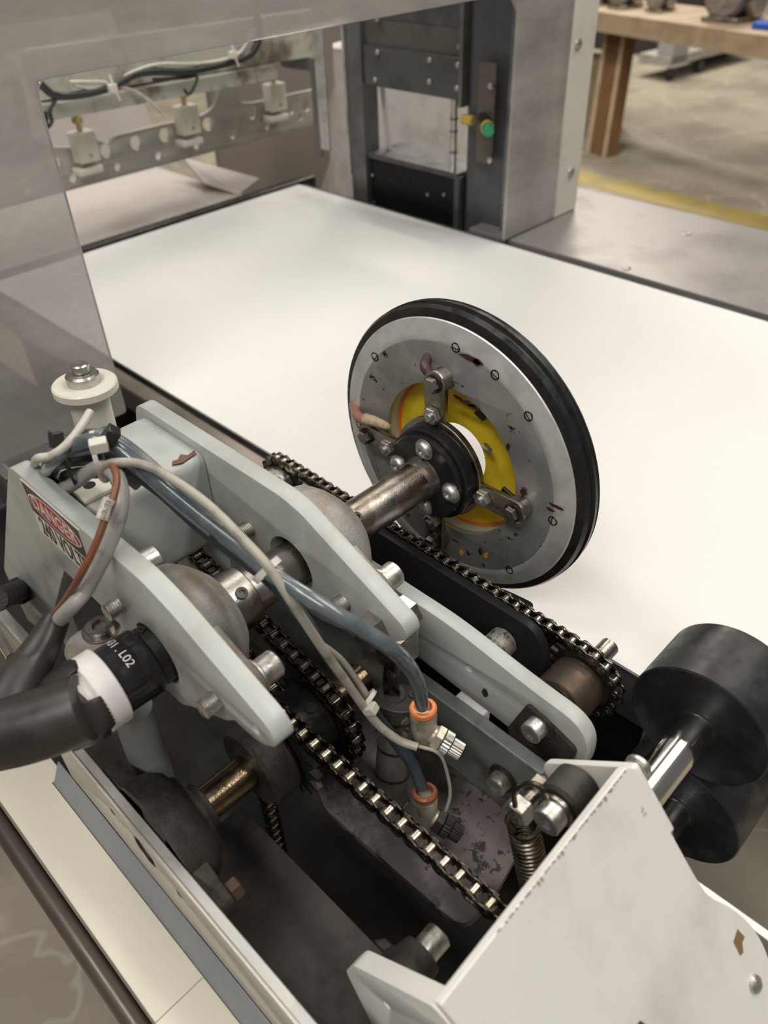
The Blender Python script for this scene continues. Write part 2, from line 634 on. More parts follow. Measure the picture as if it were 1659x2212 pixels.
part('apron', MB().box((.72, -.60, .001), (1.0, .48, .892)), darkgrey, tb, smooth=False)
for px, py in ((1352, 580), (1484, 505)):
    p = W(px, py, 'z', .903)
    part('countersunk_screw', MB().lathe(p + V((0, 0, -.002)), (0, 0, 1), [(0, .008), (.0025, .008), (.0028, .0065), (.0014, .004)], 20), steel, tb)
sd = thing('side_frame_box', 'dark grey steel cabinet box beside the sheet, behind the clear guard', 'framework', (-.17, .8, 0))  # stands for the machine's own dark side frame
part('frame_box', MB().box((-.26, .56, .001), (-.03, 1.5, .80)), darkgrey, sd, bevel=.004)
part('frame_lip', MB().box((-.20, .52, .80), (-.185, 1.5, .86)), midgrey, sd, bevel=.002)
inf = thing('infeed_tray', 'pale board tray sloping away beyond the black cross rail', 'tray', (.3, 1.3, .86))
part('board', MB().box((-.2, 1.056, .866), (.60, 1.42, .884)), pinkboard, inf, smooth=False)
part('side_flap', MB().ngon([W(395, 340, 'z', .93), W(560, 385, 'z', .886), W(515, 420, 'z', .886), W(440, 395, 'z', .9)], (0, .004, -.003)), pinkboard, inf, label='folded pale flap rising at the right of the board')
part('back_board', MB().ngon([V((-.3, 1.62, .80)), V((.75, 1.62, .80)), V((.75, 1.75, 1.16)), V((-.3, 1.75, 1.16))], (0, .01, 0)), pinkboard, inf)

# ================================================================== perforated beam with clamps
YB = 1.15


def bw(px, py):
    q = W(px, py, 'y', YB)
    return (q.x, q.z)


bo = [bw(-150, 492), bw(675, 270), bw(690, 190), bw(545, 222), bw(516, 222), bw(510, 160), bw(478, 165), bw(465, 228), bw(440, 248), bw(250, 292), bw(232, 312), bw(205, 300), bw(195, 318), bw(110, 318), bw(70, 300), bw(50, 180), bw(10, 150), bw(-10, 300), bw(-150, 330)]
holes = []
for px, py in ((120, 355), (230, 326), (294, 309), (356, 292), (449, 268), (544, 243), (628, 233), (662, 227)):
    q = bw(px, py)
    holes.append((q[0], q[1], .0125))
for px, py in ((62, 413), (160, 386), (256, 361), (344, 337), (426, 314), (504, 291), (578, 271), (650, 251)):
    q = bw(px, py)
    holes.append((q[0], q[1], .008))
pb = thing('perforated_beam', 'grey aluminium beam drilled with two rows of round holes', 'beam', (.5, YB, .96))
part('beam_web', MB().plate(fillet([V((x, z, 0)) for x, z in bo], .012), holes, 'y', YB, YB + .008), beam_m, pb)
lp = [W(-150, 492, 'y', YB), W(675, 270, 'y', YB)]
part('bottom_flange', MB().ngon([lp[0], lp[1], lp[1] + V((0, .05, 0)), lp[0] + V((0, .05, 0))], (0, 0, .005)), beam_m, pb)
e0 = bw(600, 90)
e1 = bw(660, 150)
part('end_bracket', MB().plate(fillet([V((*bw(575, 75), 0)), V((*bw(658, 78), 0)), V((*bw(662, 152), 0)), V((*bw(590, 142), 0))], .008), [], 'y', YB - .03, YB - .025), midgrey, pb, label='small dark bracket plate at the beam end')
for px, py in ((620, 90), (645, 120)):
    q = W(px, py, 'y', YB - .03)
    part('brass_screw', MB().cyl(q, q + V((0, -.006, 0)), .006, ch=.001), brass, pb)

up = thing('cream_crossbar', 'grime-stained cream crossbar above the perforated beam', 'crossbar', (.6, 1.12, 1.1))
cb = MB()
ys = 1.08
pts = [W(85, 215, 'y', ys), W(690, 120, 'y', ys), W(690, 20, 'y', ys), W(60, 110, 'y', ys)]
cb.ngon(fillet(pts, .01), (0, .03, 0))
part('bar_face', cb, grime_cream, up)
cb = MB()
pts = [W(105, 262, 'y', ys - .02), W(600, 170, 'y', ys - .02), W(600, 140, 'y', ys - .02), W(100, 228, 'y', ys - .02)]
cb.ngon(fillet(pts, .006), (0, .05, 0))
part('lower_lip', cb, grime_cream, up)

CLL = ['cream clamp block hanging at the left end of the perforated beam', 'cream clamp block hanging at the middle of the perforated beam', 'cream clamp block at the far right end of the perforated beam']
for (px, py, s_), lab in zip(((178, 315, 1.05), (400, 257, .93), (590, 208, .85)), CLL):
    y0 = YB - .012
    c = W(px, py, 'y', y0)
    t = thing('clamp_block', lab, 'clamp', (c.x, c.y, c.z), 'cream clamp blocks along the perforated beam')
    h = .021
    part('block', MB().box((c.x - h, y0 - .02, c.z - .026), (c.x + h, y0 + .008, c.z + .026)), nylon, t, bevel=.002)
    part('foot', MB().box((c.x - .028, y0 - .022, c.z - .045), (c.x + .02, y0 + .010, c.z - .034)), nylon, t, bevel=.002)
    part('screw', MB().cyl((c.x, y0 - .006, c.z + .026), (c.x, y0 - .006, c.z + .075), .005).hexa((c.x, y0 - .006, c.z + .04), (c.x, y0 - .006, c.z + .05), .011), brass, t, label='brass adjusting screw')
    part('dowel', MB().cyl((c.x + .002, y0 - .0215, c.z - .014), (c.x + .002, y0 - .018, c.z - .014), .003), brass, t)

yc = 1.04


def cb_path(L, y=yc):
    return [W(a, b, 'y', y) for a, b in L]


solo('black_cable', MB().tube(cb_path([(80, 175), (118, 205), (170, 205), (235, 190), (290, 162), (330, 155), (400, 155), (470, 142), (540, 118), (560, 75), (555, 30)]), .0065), black_cable, 'thick black cable strung along the grimy cream crossbar', 'cable')
solo('looping_wire', MB().tube(cb_path([(120, 215), (108, 240), (112, 262), (102, 275), (100, 255), (98, 240)]), .003), black_cable, 'thin black wire drooping at the left end of the crossbar', 'wire')
solo('looping_wire', MB().tube(cb_path([(330, 172), (400, 168), (425, 165), (418, 190), (407, 203), (398, 194)]), .003), black_cable, 'thin black wire drooping above the middle clamp block', 'wire')
solo('white_wire', MB().tube(cb_path([(150, 178), (220, 178), (245, 185), (280, 160), (340, 140), (430, 138), (500, 125), (530, 100), (550, 60)]), .0032), white_cable, 'long off-white wire running along the crossbar', 'wire')
solo('white_wire', MB().tube(cb_path([(160, 185), (200, 192), (245, 185), (290, 197), (325, 220), (355, 250)]), .003), white_cable, 'off-white wire branching down towards the middle clamp block', 'wire')
for (px, py), lab in zip(((243, 190), (503, 118)), ('pale cable tie knotted around the wires at the left of the crossbar', 'pale cable tie knotted around the wires at the right of the crossbar')):
    p = W(px, py, 'y', yc - .01)
    t = thing('cable_tie', lab, 'cable tie', p, 'cable ties on the far wires')
    part('head', MB().box(p - V((.007, .005, .006)), p + V((.007, .005, .006))), nylon, t, bevel=.001)
    part('strap', MB().tube([p + V((0, 0, .02)), p + V((.001, -.004, 0)), p + V((.008, -.002, -.02))], .0022, seg=6), nylon, t)

# ================================================================== far right uprights of the gantry
XG = .74


def gz(px, py, x=XG):
    q = W(px, py, 'x', x)
    return q


col_ = thing('gantry_column', 'tall grey channel column at the far corner of the sheet', 'column', (.76, .87, 0))
ch = MB()
ch.box((.735, .850, .001), (.741, .892, 1.9))
ch.box((.735, .850, .001), (.775, .856, 1.9))
ch.box((.735, .886, .001), (.775, .892, 1.9))
part('channel', ch, midgrey, col_, bevel=.0015)
part('edge_strip', MB().box((.7335, .894, .93), (.740, .900, 1.9)), alu_rail, col_)
q0 = W(705, 325, 'x', .70)
solo('hanging_flat_bar', MB().box((.70, q0.y - .01, q0.z), (.706, q0.y + .016, 1.9)), alu_rail, 'pale vertical flat bar ending above the sheet corner', 'bar', bevel=.001)
q1 = W(686, 290, 'x', .73)
solo('narrow_upright', MB().box((.73, q1.y - .008, .95), (.736, q1.y + .008, 1.13)), midgrey, 'narrow dark upright strip left of the pale flat bar', 'upright')
gp = thing('gearbox_housing', 'dark bolted steel housing hanging between the columns', 'housing', (.8, .72, 1.10))
# upper housing
yl, yr = .848, .612
part('upper_panel', MB().box((.742, yr, 1.205), (.80, yl, 1.55)), darkgrey, gp, bevel=.002)
part('rust_band', MB().box((.744, yr, 1.163), (.80, yl, 1.205)), mat('dull_brown', (.10, .10, .085), .6, col2=(.07, .06, .055), amt=.8, scale=12), gp, label='dull brown band across the housing')
part('lower_panel', MB().box((.738, yr, 1.098), (.80, yl, 1.163)), darkgrey, gp, bevel=.002)
for px, py in ((817, 40), (818, 112), (931, 129), (930, 176), (992, 140), (990, 190), (813, 172), (996, 100)):
    q = W(px, py, 'x', .738)
    part('bolt', MB().cyl((.744, q.y, q.z), (.732, q.y, q.z), .0045, ch=.001, seg=12), zinc, gp)
part('side_flange', MB().box((.728, yr - .008, 1.09), (.80, yr, 1.55)), midgrey, gp, bevel=.001)
lo = thing('lower_drive_box', 'black drive box low behind the far edge of the sheet', 'drive box', (.79, .73, .5))
part('box_body', MB().box((.745, .622, .80), (.84, .848, .972)), blackbox, lo, bevel=.003)
part('box_rim', MB().box((.740, .618, .968), (.84, .850, .978)), darkgrey, lo, bevel=.001)
part('corner_post', MB().box((.738, .612, .80), (.75, .624, .972)), darkgrey, lo, bevel=.001)
for px, py in ((806, 378), (808, 437), (960, 420), (925, 420)):
    q = W(px, py, 'x', .745)
    part('screw', MB().cyl((.746, q.y, q.z), (.742, q.y, q.z), .003, seg=10), zinc, lo)
rp = W(980, 290, 'x', .745)
rod = thing('guide_rod', 'bright vertical guide rod between the two dark boxes', 'rod', (.745, rp.y, .978))
part('rod_body', MB().cyl((.745, rp.y, .978), (.745, rp.y, 1.10), .006), bright, rod)
for z_ in (1.01, 1.045, 1.065):
    part('collar', MB().cyl((.745, rp.y, z_), (.745, rp.y, z_ + .004), .0072), midgrey, rod)
bp_ = thing('clear_sack', 'translucent plastic sack seen through the gap between the columns', 'sack', (1.2, 1.05, 0))
sk = MB()
random.seed(3)
gv, gf = [], []
n1, n2 = 14, 12
for i in range(n1):
    for j in range(n2):
        a = 2 * PI * i / n1
        z_ = 1.05 * j / (n2 - 1)
        r_ = .26 * (1 - .35 * (j / (n2 - 1)) ** 2) * (1 + .10 * math.sin(5 * a + 3 * j))
        gv.append((1.35 + r_ * math.cos(a), 1.35 + r_ * math.sin(a), z_))
for i in range(n1):
    for j in range(n2 - 1):
        k = (i + 1) % n1
        gf.append((i * n2 + j, k * n2 + j, k * n2 + j + 1, i * n2 + j + 1))
gf.append([i * n2 + n2 - 1 for i in range(n1)])
gf.append([i * n2 for i in range(n1)][::-1])
sk.add(gv, gf)
part('sack_body', sk, clear_bag, bp_)
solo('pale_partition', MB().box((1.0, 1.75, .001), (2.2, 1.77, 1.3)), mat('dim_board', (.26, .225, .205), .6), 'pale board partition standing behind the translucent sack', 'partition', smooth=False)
solo('cream_batten', MB().ngon([gz(820, 185, .78), gz(826, 185, .78), gz(845, 348, .78), gz(838, 346, .78)], (.006, 0, 0)), cream_post, 'thin cream batten inside the gap between the columns', 'batten')

pc = thing('near_column', 'dark grey rounded column beside the clear guard panel', 'column', (.79, .56, 0))
part('column_body', MB().box((.742, .502, .001), (.80, .604, 1.9)), darkgrey, pc, bevel=.010)
part('front_cover', MB().box((.75, .484, .905), (.835, .500, 1.6)), mat('pale_cover', (.80, .79, .79), .5, col2=(.68, .67, .67), amt=.5, scale=9), pc, bevel=.004, label='paler grey cover facing the guard panel')
part('edge_rib', MB().box((.73, .498, .90), (.742, .51, 1.9)), midgrey, pc, bevel=.002)
q2 = [W(1068, 135, 'x', .728), W(1060, 355, 'x', .728)]
part('slotted_plate', MB().box((.722, q2[0].y - .008, q2[1].z), (.728, q2[0].y + .028, q2[0].z)), mat('dull_plate', (.11, .095, .08), .55), pc, bevel=.002)
for px, py in ((1064, 185), (1062, 345)):
    q = W(px, py, 'x', .722)
    part('bolt', MB().cyl((.723, q.y, q.z), (.716, q.y, q.z), .005, seg=12), zinc, pc)
q = W(1050, 268, 'x', .70)
sw = thing('green_tipped_sensor', 'green and yellow tipped black sensor poking out of the column', 'sensor', (.70, q.y, q.z))
part('body', MB().cyl((.728, q.y + .028, q.z), (.70, q.y - .002, q.z - .004), .011, ch=.002), black_tie, sw)
part('yellow_ring', MB().cyl((.70, q.y - .002, q.z - .004), (.694, q.y - .008, q.z - .005), .011), yelpl, sw)
part('green_cap', MB().cyl((.694, q.y - .008, q.z - .005), (.686, q.y - .017, q.z - .006), .010, ch=.002), greenpl, sw)
q = W(1012, 258, 'x', .73)
part('yellow_label', MB().cyl((.728, q.y + .012, q.z), (.728, q.y - .012, q.z), .008, ch=.001), yelpl, sw)

# clear arch guard in one plane y = .47
YG = .47
xr = .694
xo = .905
g = [(-.55, .925), (-.052, .905), (-.052, 1.2655), (.672, 1.2655), (xr, 1.24), (xr, .9045), (.838, .9037), (.838, 1.60), (-.55, 1.60)]
gd = thing('clear_guard', 'dusty clear acrylic guard panel arching over the white sheet', 'guard', (.1, YG, .904))
pts = [V((x, z, 0)) for x, z in g]
part('acrylic_panel', MB().plate(fillet(pts, [0, .006, .016, .02, .002, 0, 0, 0, 0]), [], 'y', YG, YG + .006, bev=.0006), acrylic, gd)
part('bottom_gasket', MB().box((xr, YG - .002, .9032), (.836, YG + .008, .9045)), black_tie, gd)
q = W(1232, 240, 'y', YG)
ps = thing('cream_post', 'cream painted post at the right end of the clear guard', 'post', (.885, YG, .9))
xa, xb = .838, .912
part('post_body', MB().box((xa + .001, YG - .002, .9035), (xb - .004, YG + .016, 1.6)), cream_post, ps, bevel=.003)
for px, py in ((1246, 95), (1231, 372)):
    p = W(px, py, 'y', YG)
    part('screw', MB().lathe((p.x, YG - .001, p.z), (0, -1, 0), [(0, .009), (.004, .008), (.006, .005)], 16), zinc, ps)

# ================================================================== workshop bench far right
bn = thing('workshop_bench', 'long plywood workshop bench on splayed wooden legs', 'workbench', (4.2, 2.0, 0))
A0, A1 = W(1270, 22, 'z', .72), W(1659, 78, 'z', .72)
A1 += (A1 - A0) * .8
dv = (A1 - A0).normalized()
nv = V((-dv.y, dv.x, 0))
if nv.x < 0:
    nv = -nv
A0 -= dv * .8
tp = MB()
tp.ngon([A0, A1, A1 + nv * .55, A0 + nv * .55], (0, 0, -.022))
part('bench_top', tp, wood_top, bn, smooth=False)
part('front_rail', MB().ngon([A0 + V((0, 0, -.022)), A1 + V((0, 0, -.022)), A1 + V((0, 0, -.10)), A0 + V((0, 0, -.10))], nv * .04), wood_top, bn, smooth=False)
lt, lb = W(1332, 62, 'z', .622), W(1288, 335, 'z', 0)
for s_ in (0, 1):
    off = dv * (2.4 * s_)
    lg = MB()
    lg.ngon([lb + off - dv * .085, lb + off + dv * .085, lt + off + dv * .085 + V((0, 0, 0)), lt + off - dv * .085], nv * .09)
    lo_ = part('leg', lg, wood_leg, bn, smooth=False)
    for e_ in (-1, 1):
        st = MB().ngon([lb + off + dv * e_ * .085 - nv * .012, lb + off + dv * e_ * .062 - nv * .012, lt + off + dv * e_ * .062 - nv * .012, lt + off + dv * e_ * .085 - nv * .012], nv * .012)
        part('leg_edge_strip', st, wood_top, lo_, smooth=False)


def gearmotor(c, s_, lab):
    t = thing('gear_motor', lab, 'gear motor', c, 'metal gear motors on the workshop bench')
    z0 = c.z
    part('foot', MB().box(c + V((-.09, -.06, 0)) * s_, c + V((.09, .06, .015)) * s_), steel, t, bevel=.003)
    bd = MB()
    bd.lathe(c + V((-.10, 0, .075)) * s_, (1, 0, 0), [(0, .03 * s_), (.01 * s_, .058 * s_), (.09 * s_, .06 * s_), (.1 * s_, .045 * s_), (.16 * s_, .045 * s_), (.165 * s_, .062 * s_), (.19 * s_, .062 * s_)], 24)
    part('motor_body', bd, cast, t)
    rg = MB()
    for k in range(5):
        rg.ring(c + V((-.08 + k * .018, 0, .075)) * s_, c + V((-.072 + k * .018, 0, .075)) * s_, .068 * s_, .05 * s_, 24)
    part('cooling_fin', rg, midgrey, t)
    part('shaft', MB().cyl(c + V((.09, 0, .075)) * s_, c + V((.15, 0, .075)) * s_, .016 * s_), bright, t)
    part('flange', MB().cyl(c + V((.0, -.055, .06)) * s_, c + V((.0, -.085, .06)) * s_, .05 * s_, ch=.004), bright, t)
    return t


for px, py, s_, lab in ((1300, 8, .9, 'dark metal gear motor on the bench next to the cream post'), (1350, 14, 1.1, 'bright metal gear motor second from the left on the bench'), (1425, 22, .9, 'smaller metal gear motor in the middle of the bench top'), (1580, 42, 1.7, 'large silver gear motor near the blue box on the bench')):
    gearmotor(W(px, py, 'z', .7202), s_, lab)
c = W(1652, 62, 'z', .7202)
bb = MB().box(c + V((-.05, -.16, 0)), c + V((.05, .05, .03)))
solo('blue_box', bb, bluepl, 'small blue plastic box lying on the bench edge', 'box', bevel=.004)
# pallet jack like trolley under the bench
c = W(1470, 150, 'z', 0)
tr = thing('steel_trolley', 'low steel trolley frame on castors behind the bench', 'trolley', c)
p0, p1 = W(1445, 145, 'z', .1), W(1620, 100, 'z', .1)
ux = (p1 - p0).normalized()
uy = V((-ux.y, ux.x, 0))
part('frame', MB().ngon([p0, p1, p1 + uy * .3, p0 + uy * .3], (0, 0, .07)), alu_rail, tr, bevel=.004)
part('upright', MB().ngon([p0 + ux * .02, p0 + ux * .25, p0 + ux * .25 + uy * .15, p0 + ux * .02 + uy * .15], (0, 0, .32)), mat('trolley_grey', (.45, .44, .43), .5), tr, bevel=.01)
for k in (.03, .45):
    q = p0 + ux * k
    part('castor', MB().cyl(V((q.x, q.y, .045)) - uy * .02, V((q.x, q.y, .045)) + uy * .02, .044), black_tie, tr)
cab = W(1330, 150, 'z', 0)
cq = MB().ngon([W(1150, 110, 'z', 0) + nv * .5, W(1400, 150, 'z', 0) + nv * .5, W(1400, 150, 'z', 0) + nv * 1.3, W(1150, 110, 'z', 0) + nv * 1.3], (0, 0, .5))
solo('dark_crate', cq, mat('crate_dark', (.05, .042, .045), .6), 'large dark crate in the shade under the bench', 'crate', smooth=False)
cq = MB().box(W(1272, 285, 'z', 0) + V((.05, -.1, 0)), W(1272, 285, 'z', 0) + V((.25, .25, .42)))
solo('cardboard_box', cq, mat('kraft', (.48, .36, .25), .7), 'plain cardboard box behind the cream post', 'box', smooth=False)
# ================================================================== wheel, hub and shaft
DZ = 1.03


def dp(x, r, deg):
    """point on the wheel: deg 0 = up, positive towards -y"""
    a = math.radians(deg)
    return V((x, -r * math.sin(a), DZ + r * math.cos(a)))


whl = thing('perforating_wheel', 'large grey metal wheel with black rubber rim standing over the white sheet', 'wheel', (0, 0, DZ - .1285))
prof = [(.0, .116), (.0005, .1205), (.003, .1262), (.0065, .1282), (.0085, .1262), (.0105, .1262), (.0120, .1288), (.0150, .1288), (.0165, .1260), (.0185, .1282), (.0215, .1262), (.0215, .110), (.0, .110)]
part('rubber_rim', MB().lathe((0, 0, DZ), (1, 0, 0), prof, 128, True), rubber, whl)
prof = [(-.0040, .1034), (-.0046, .1072), (-.0036, .1098), (-.0006, .1194), (.0006, .1202), (.006, .1202), (.018, .112), (.018, .104), (.004, .104), (.0, .1034)]
part('bevelled_ring', MB().lathe((0, 0, DZ), (1, 0, 0), prof, 128, True), aluminium, whl)
hs = []
for dg in (3, 45, -50, 22, 93, 138, -95, 180, -140):
    if dg == 22:
        dg, rr = 24, .1045
    a = math.radians(dg)
    hs.append((-.1045 * math.sin(a), DZ + .1045 * math.cos(a), .0036))
hs = [(y, z, r) for y, z, r in hs]
circ = lambda r, n: [V((r * math.cos(2 * PI * i / n), DZ + r * math.sin(2 * PI * i / n), 0)) for i in range(n)]
part('face_plate', MB().plate(circ(.1034, 128), [[(p.x, p.y) for p in circ(.0685, 96)]], 'x', -.0042, .0005, bev=.0005), disc_face_m, whl)
part('bore_wall', MB().ring((.0, 0, DZ), (.014, 0, DZ), .0715, .0688, 96), grime_cream, whl, label='dirty pale wall inside the bore')
part('yellow_disc', MB().ring((.011, 0, DZ), (.0145, 0, DZ), .0670, .0275, 96, ch=.0005), yellow, whl, label='yellow ring disc showing through the bore')
part('yellow_disc_edge', MB().ring((.0095, 0, DZ), (.0142, 0, DZ), .0684, .0665, 96), yel_edge, whl, label='orange outer edge of the yellow disc')
for dg in (24, 108, -160, 200):
    a0 = dp(.0105, .063, dg)
    t_ = (dp(0, 1, dg + 90) - dp(0, 0, 0)).normalized()
    r_ = (dp(0, 1, dg) - dp(0, 0, 0)).normalized()
    part('clip', MB().obox(a0 - r_ * .006, V((1, 0, 0)), r_, t_, .0022, .009, .005), black_oily, whl, bevel=.001)
for k_, (y_, z_, r_) in enumerate(hs):
    part('dark_rim_hole', MB().cap(V((-.0040, y_, z_)), V((-1, 0, 0)), .0040, .0008, .0034, .0007), blackbox, whl)  # black screw-like caps standing in for the shade inside the rim holes
# wire stubs
part('lead_wire', MB().tube([dp(.012, .030, 95 - 37), dp(.008, .036, 52), dp(.0, .047, 56)], .0022), steel, whl, label='short bare wire crossing the bore')
part('lead_wire', MB().tube([dp(-.002, .075, 3), dp(-.010, .079, -8), dp(-.012, .085, -12), dp(-.005, .089, -14), dp(.002, .09, -13)], .0040), mat('dark_red_wire', (.09, .05, .042), .45), whl, label='dark red-brown wire curling out of the face')
part('lead_wire', MB().tube([W(765, 872, 'x', -.001), W(768, 888, 'x', -.008), W(775, 900, 'x', -.013), W(795, 910, 'x', -.014), W(815, 912, 'x', -.013)], [.0045, .0045, .0048, .0046, .0042]), mat('pink_wire', (.34, .17, .14), .45, col2=(.22, .10, .08), amt=.6, scale=90), whl, label='pinkish wire curling out at the left')
part('crimp_ferrule', MB().tube([W(790, 905, 'x', -.0145), W(808, 910, 'x', -.015), W(832, 919, 'x', -.014), W(843, 923, 'x', -.012)], [.0050, .0047, .0036, .002]), mat('tape_tan', (.55, .43, .29), .6, col2=(.3, .2, .12), amt=.6, scale=140), whl, label='tan taped end of the pink wire')
# dried grease marks with their own shape
rd = random.Random(5)


def blob(c, rx, rz, x=-.0046, n=11, th=.0004):
    o_ = []
    for i in range(n):
        a = 2 * PI * i / n
        k = .7 + .5 * rd.random()
        o_.append(V((x, c[0] + rx * k * math.cos(a), c[1] + rz * k * math.sin(a))))
    return o_


marks = MB()
for px, py, a_, b_ in ((1098, 965, .0016, .003), (1203, 1094, .0085, .0012), (1190, 1100, .004, .0012), (1018, 775, .010, .0024), (1030, 782, .004, .003), (1010, 870, .008, .0022), (1022, 878, .006, .002), (1132, 1062, .003, .004), (990, 858, .005, .0016), (985, 1168, .004, .0008)):
    q = W(px, py, 'x', -.0043)
    marks.ngon(blob((q.y, q.z), a_, b_), (-.0003, 0, 0))
part('grease_mark', marks, drip_red, whl)['kind'] = 'stuff'
for px, py, mt_ in ((997, 1194, drip_orange), (1038, 1190, drip_red), (1050, 1200, drip_orange)):
    q = W(px, py, 'x', -.0043)
    part('grease_drip', MB().ngon(blob((q.y, q.z), .0022, .0034), (-.0006, 0, 0)), mt_, whl)
# spider with four arms
SC = (.004, -.003)   # bolt pattern centre as seen
arms = [(0, (.008, 1.1021 - DZ), (.008, 1.0739 - DZ)), (1, (-.0756, -.0063), (-.0464, -.0081)), (2, (.0874, -.0098), (.0622, -.0107)), (3, (.001, -.0832), (.0082, -.0649))]
arms = [(0, (.0045, .0755), (.0045, .0485)), (1, (-.0765, -.0055), (-.0480, -.0055)), (2, (.0825, -.0055), (.0560, -.0055)), (3, (.0045, -.0825), (.0045, -.0580))]
ring_o = [V((0, .0, 0))]
spi = MB()
for k, bo_, bi_ in arms:
    bo_, bi_ = V((bo_[0], bo_[1], 0)), V((bi_[0], bi_[1], 0))
    d_ = (bo_ - bi_).normalized()
    n_ = V((-d_.y, d_.x, 0))
    hw = .0098
    o_ = []
    for j in range(13):
        a = PI / 2 - PI * j / 12
        o_.append(bo_ + (d_ * math.cos(a) * 1.0 + n_ * math.sin(a)) * hw * 1.05)
    o_ += [bo_ - d_ * .05 - n_ * hw, bo_ - d_ * .05 + n_ * hw]
    part('arm', MB().plate([(q.x, q.y + DZ) for q in o_], [], 'x', -.0160, -.0115, bev=.0004), nickel, whl, label=['upper arm of the spider bracket', 'right arm of the spider bracket', 'left arm of the spider bracket', 'lower arm of the spider bracket'][k])
    for b_, typ in ((bo_, 0), (bi_, 1)):
        p = V((-.0160, b_.x, b_.y + DZ))
        if typ == 0:
            part('spacer', MB().cyl(V((-.0115, p.y, p.z)), V((-.0042, p.y, p.z)), .0094, ch=.0008), nickel, whl)
            part('washer', MB().cyl(p, p - V((.0012, 0, 0)), .0078, ch=.0003), black_oily, whl)
            part('hex_bolt', MB().hexa(p - V((.001, 0, 0)), p - V((.0062, 0, 0)), .0066, .0008), nickel, whl)
        else:
            part('hex_nut', MB().hexa(p, p - V((.0055, 0, 0)), .0076, .0009).cyl(p, p - V((.0078, 0, 0)), .0036, ch=.0008), zinc, whl)
part('spider_ring', MB().ring((-.0165, 0, DZ), (-.0110, 0, DZ), .0440, .0265, 64, ch=.0005), nickel, whl)
part('hub_flange', MB().ring((-.0285, -.001, DZ), (-.0165, -.001, DZ), .0400, .0170, 64, ch=.0012).ring((-.034, -.001, DZ), (-.028, -.001, DZ), .0365, .0165, 64, ch=.001), hub_black, whl, label='glossy black hub flange')
for dy, dz in ((-.0005, .0275), (.0275, -.0005), (-.0285, -.0005), (-.0005, -.0285)):
    p = V((-.034, dy - .001, DZ + dz))
    hd = MB().lathe(p, (-1, 0, 0), [(0, .0088), (.0008, .0088)], 24)
    hd.lathe(p + V((-.0008, 0, 0)), (-1, 0, 0), [(0, .0074), (.002, .0070), (.0038, .0052), (.0046, .0034), (.0046, .0028), (.0026, .0026), (.0026, 0)], 24)
    part('button_screw', hd, zinc, whl)

shf = thing('drive_shaft', 'worn steel shaft running from the wheel back through both side plates', 'shaft', (-.16, 0, DZ))
part('shaft_body', MB().cyl((-.30, 0, DZ), (-.0165, 0, DZ), .0162, seg=64, ch=.001), steel, shf)
part('weld_collar', MB().lathe((-.044, 0, DZ), (1, 0, 0), [(0, .0163), (.006, .0172), (.010, .0185)], 48), mat('weld_steel', (.15, .145, .14), .45, metal=.8, col2=(.2, .12, .07), amt=.7, scale=80, bump=.5), shf)

# ================================================================== side plates
X1, X2 = -.283, -.1725
prof1 = [(.3104, .9047), (.3077, .8366), (.198, .868), (.198, .9271), (.1244, 1.0216), (.0819, 1.0223), (.037, 1.0205), (.037, .995), (-.0146, .990), (-.0264, 1.0), (-.0727, 1.0278), (-.0825, 1.0375), (-.1060, 1.0375), (-.1235, 1.052), (-.118, 1.064), (-.036, 1.0945), (-.010, 1.1), (.157, 1.1)]
rad = [.008, .004, .003, .003, .003, .002, .004, .01, .008, .006, .004, .002, .012, .012, .012, .006, .008, .010]


def side_plate(name, x, dx, prof_, rad_, holes_, lab):
    t = thing(name, lab, 'side plate', (x, .08, .87), 'grey side plates carrying the wheel shaft')
    o_ = fillet([V((y, z, 0)) for y, z in prof_], rad_)
    part('plate_body', MB().plate([(q.x, q.y) for q in o_], holes_, 'x', x, x + dx, bev=.0009), grey_paint, t)
    return t


sp1 = side_plate('side_plate', X1, .013, prof1, rad, [(-.0005, 1.03, .0225), (-.104, 1.05, .0038)], 'grey side plate in front carrying the DANGER sign')
prof2 = [(.235, .93), (.235, .87), (.10, .87), (.08, 1.0), (.03, .992), (-.0264, .992), (-.0727, 1.008), (-.095, 1.0205), (-.1125, 1.036), (-.110, 1.046), (-.018, 1.087), (.0, 1.0905), (.178, 1.0905)]
sp2 = side_plate('side_plate', X2, .013, prof2, [.01, .004, .004, .01, .01, .01, .01, .012, .008, .010, .006, .01, .010], [(0, 1.03, .0225)], 'second grey side plate, between the near one and the wheel')


def thread_stub(p, d, r, L, par, m_=None):
    P = []
    n = int(L / .0016)
    for i in range(n):
        P += [(i * .0016, r * .86), (i * .0016 + .0008, r)]
    P.append((n * .0016, r * .8))
    part('threaded_end', MB().lathe(p, d, P, 20), m_ or zinc, par)


for y, z in ((.0321, 1.0514), (-.0684, 1.0445)):
    thread_stub(V((X1, y, z)), (-1, 0, 0), .0062, .012, sp1)
for y, z in ((.0443, 1.0386), (-.0557, 1.0312)):
    thread_stub(V((X2, y, z)), (-1, 0, 0), .0062, .011, sp2)
# big nut pair at the tip of the second plate
tipc = V((X2, -.097, 1.035))
part('clevis_nut', MB().hexa(tipc + V((0, .012, -.006)), tipc + V((-.012, .012, -.006)), .0125, .001), steel, sp2)
part('clevis_bolt', MB().hexa(tipc + V((.013, .002, 0)), tipc + V((.022, .002, 0)), .0115, .001), nickel, sp2)


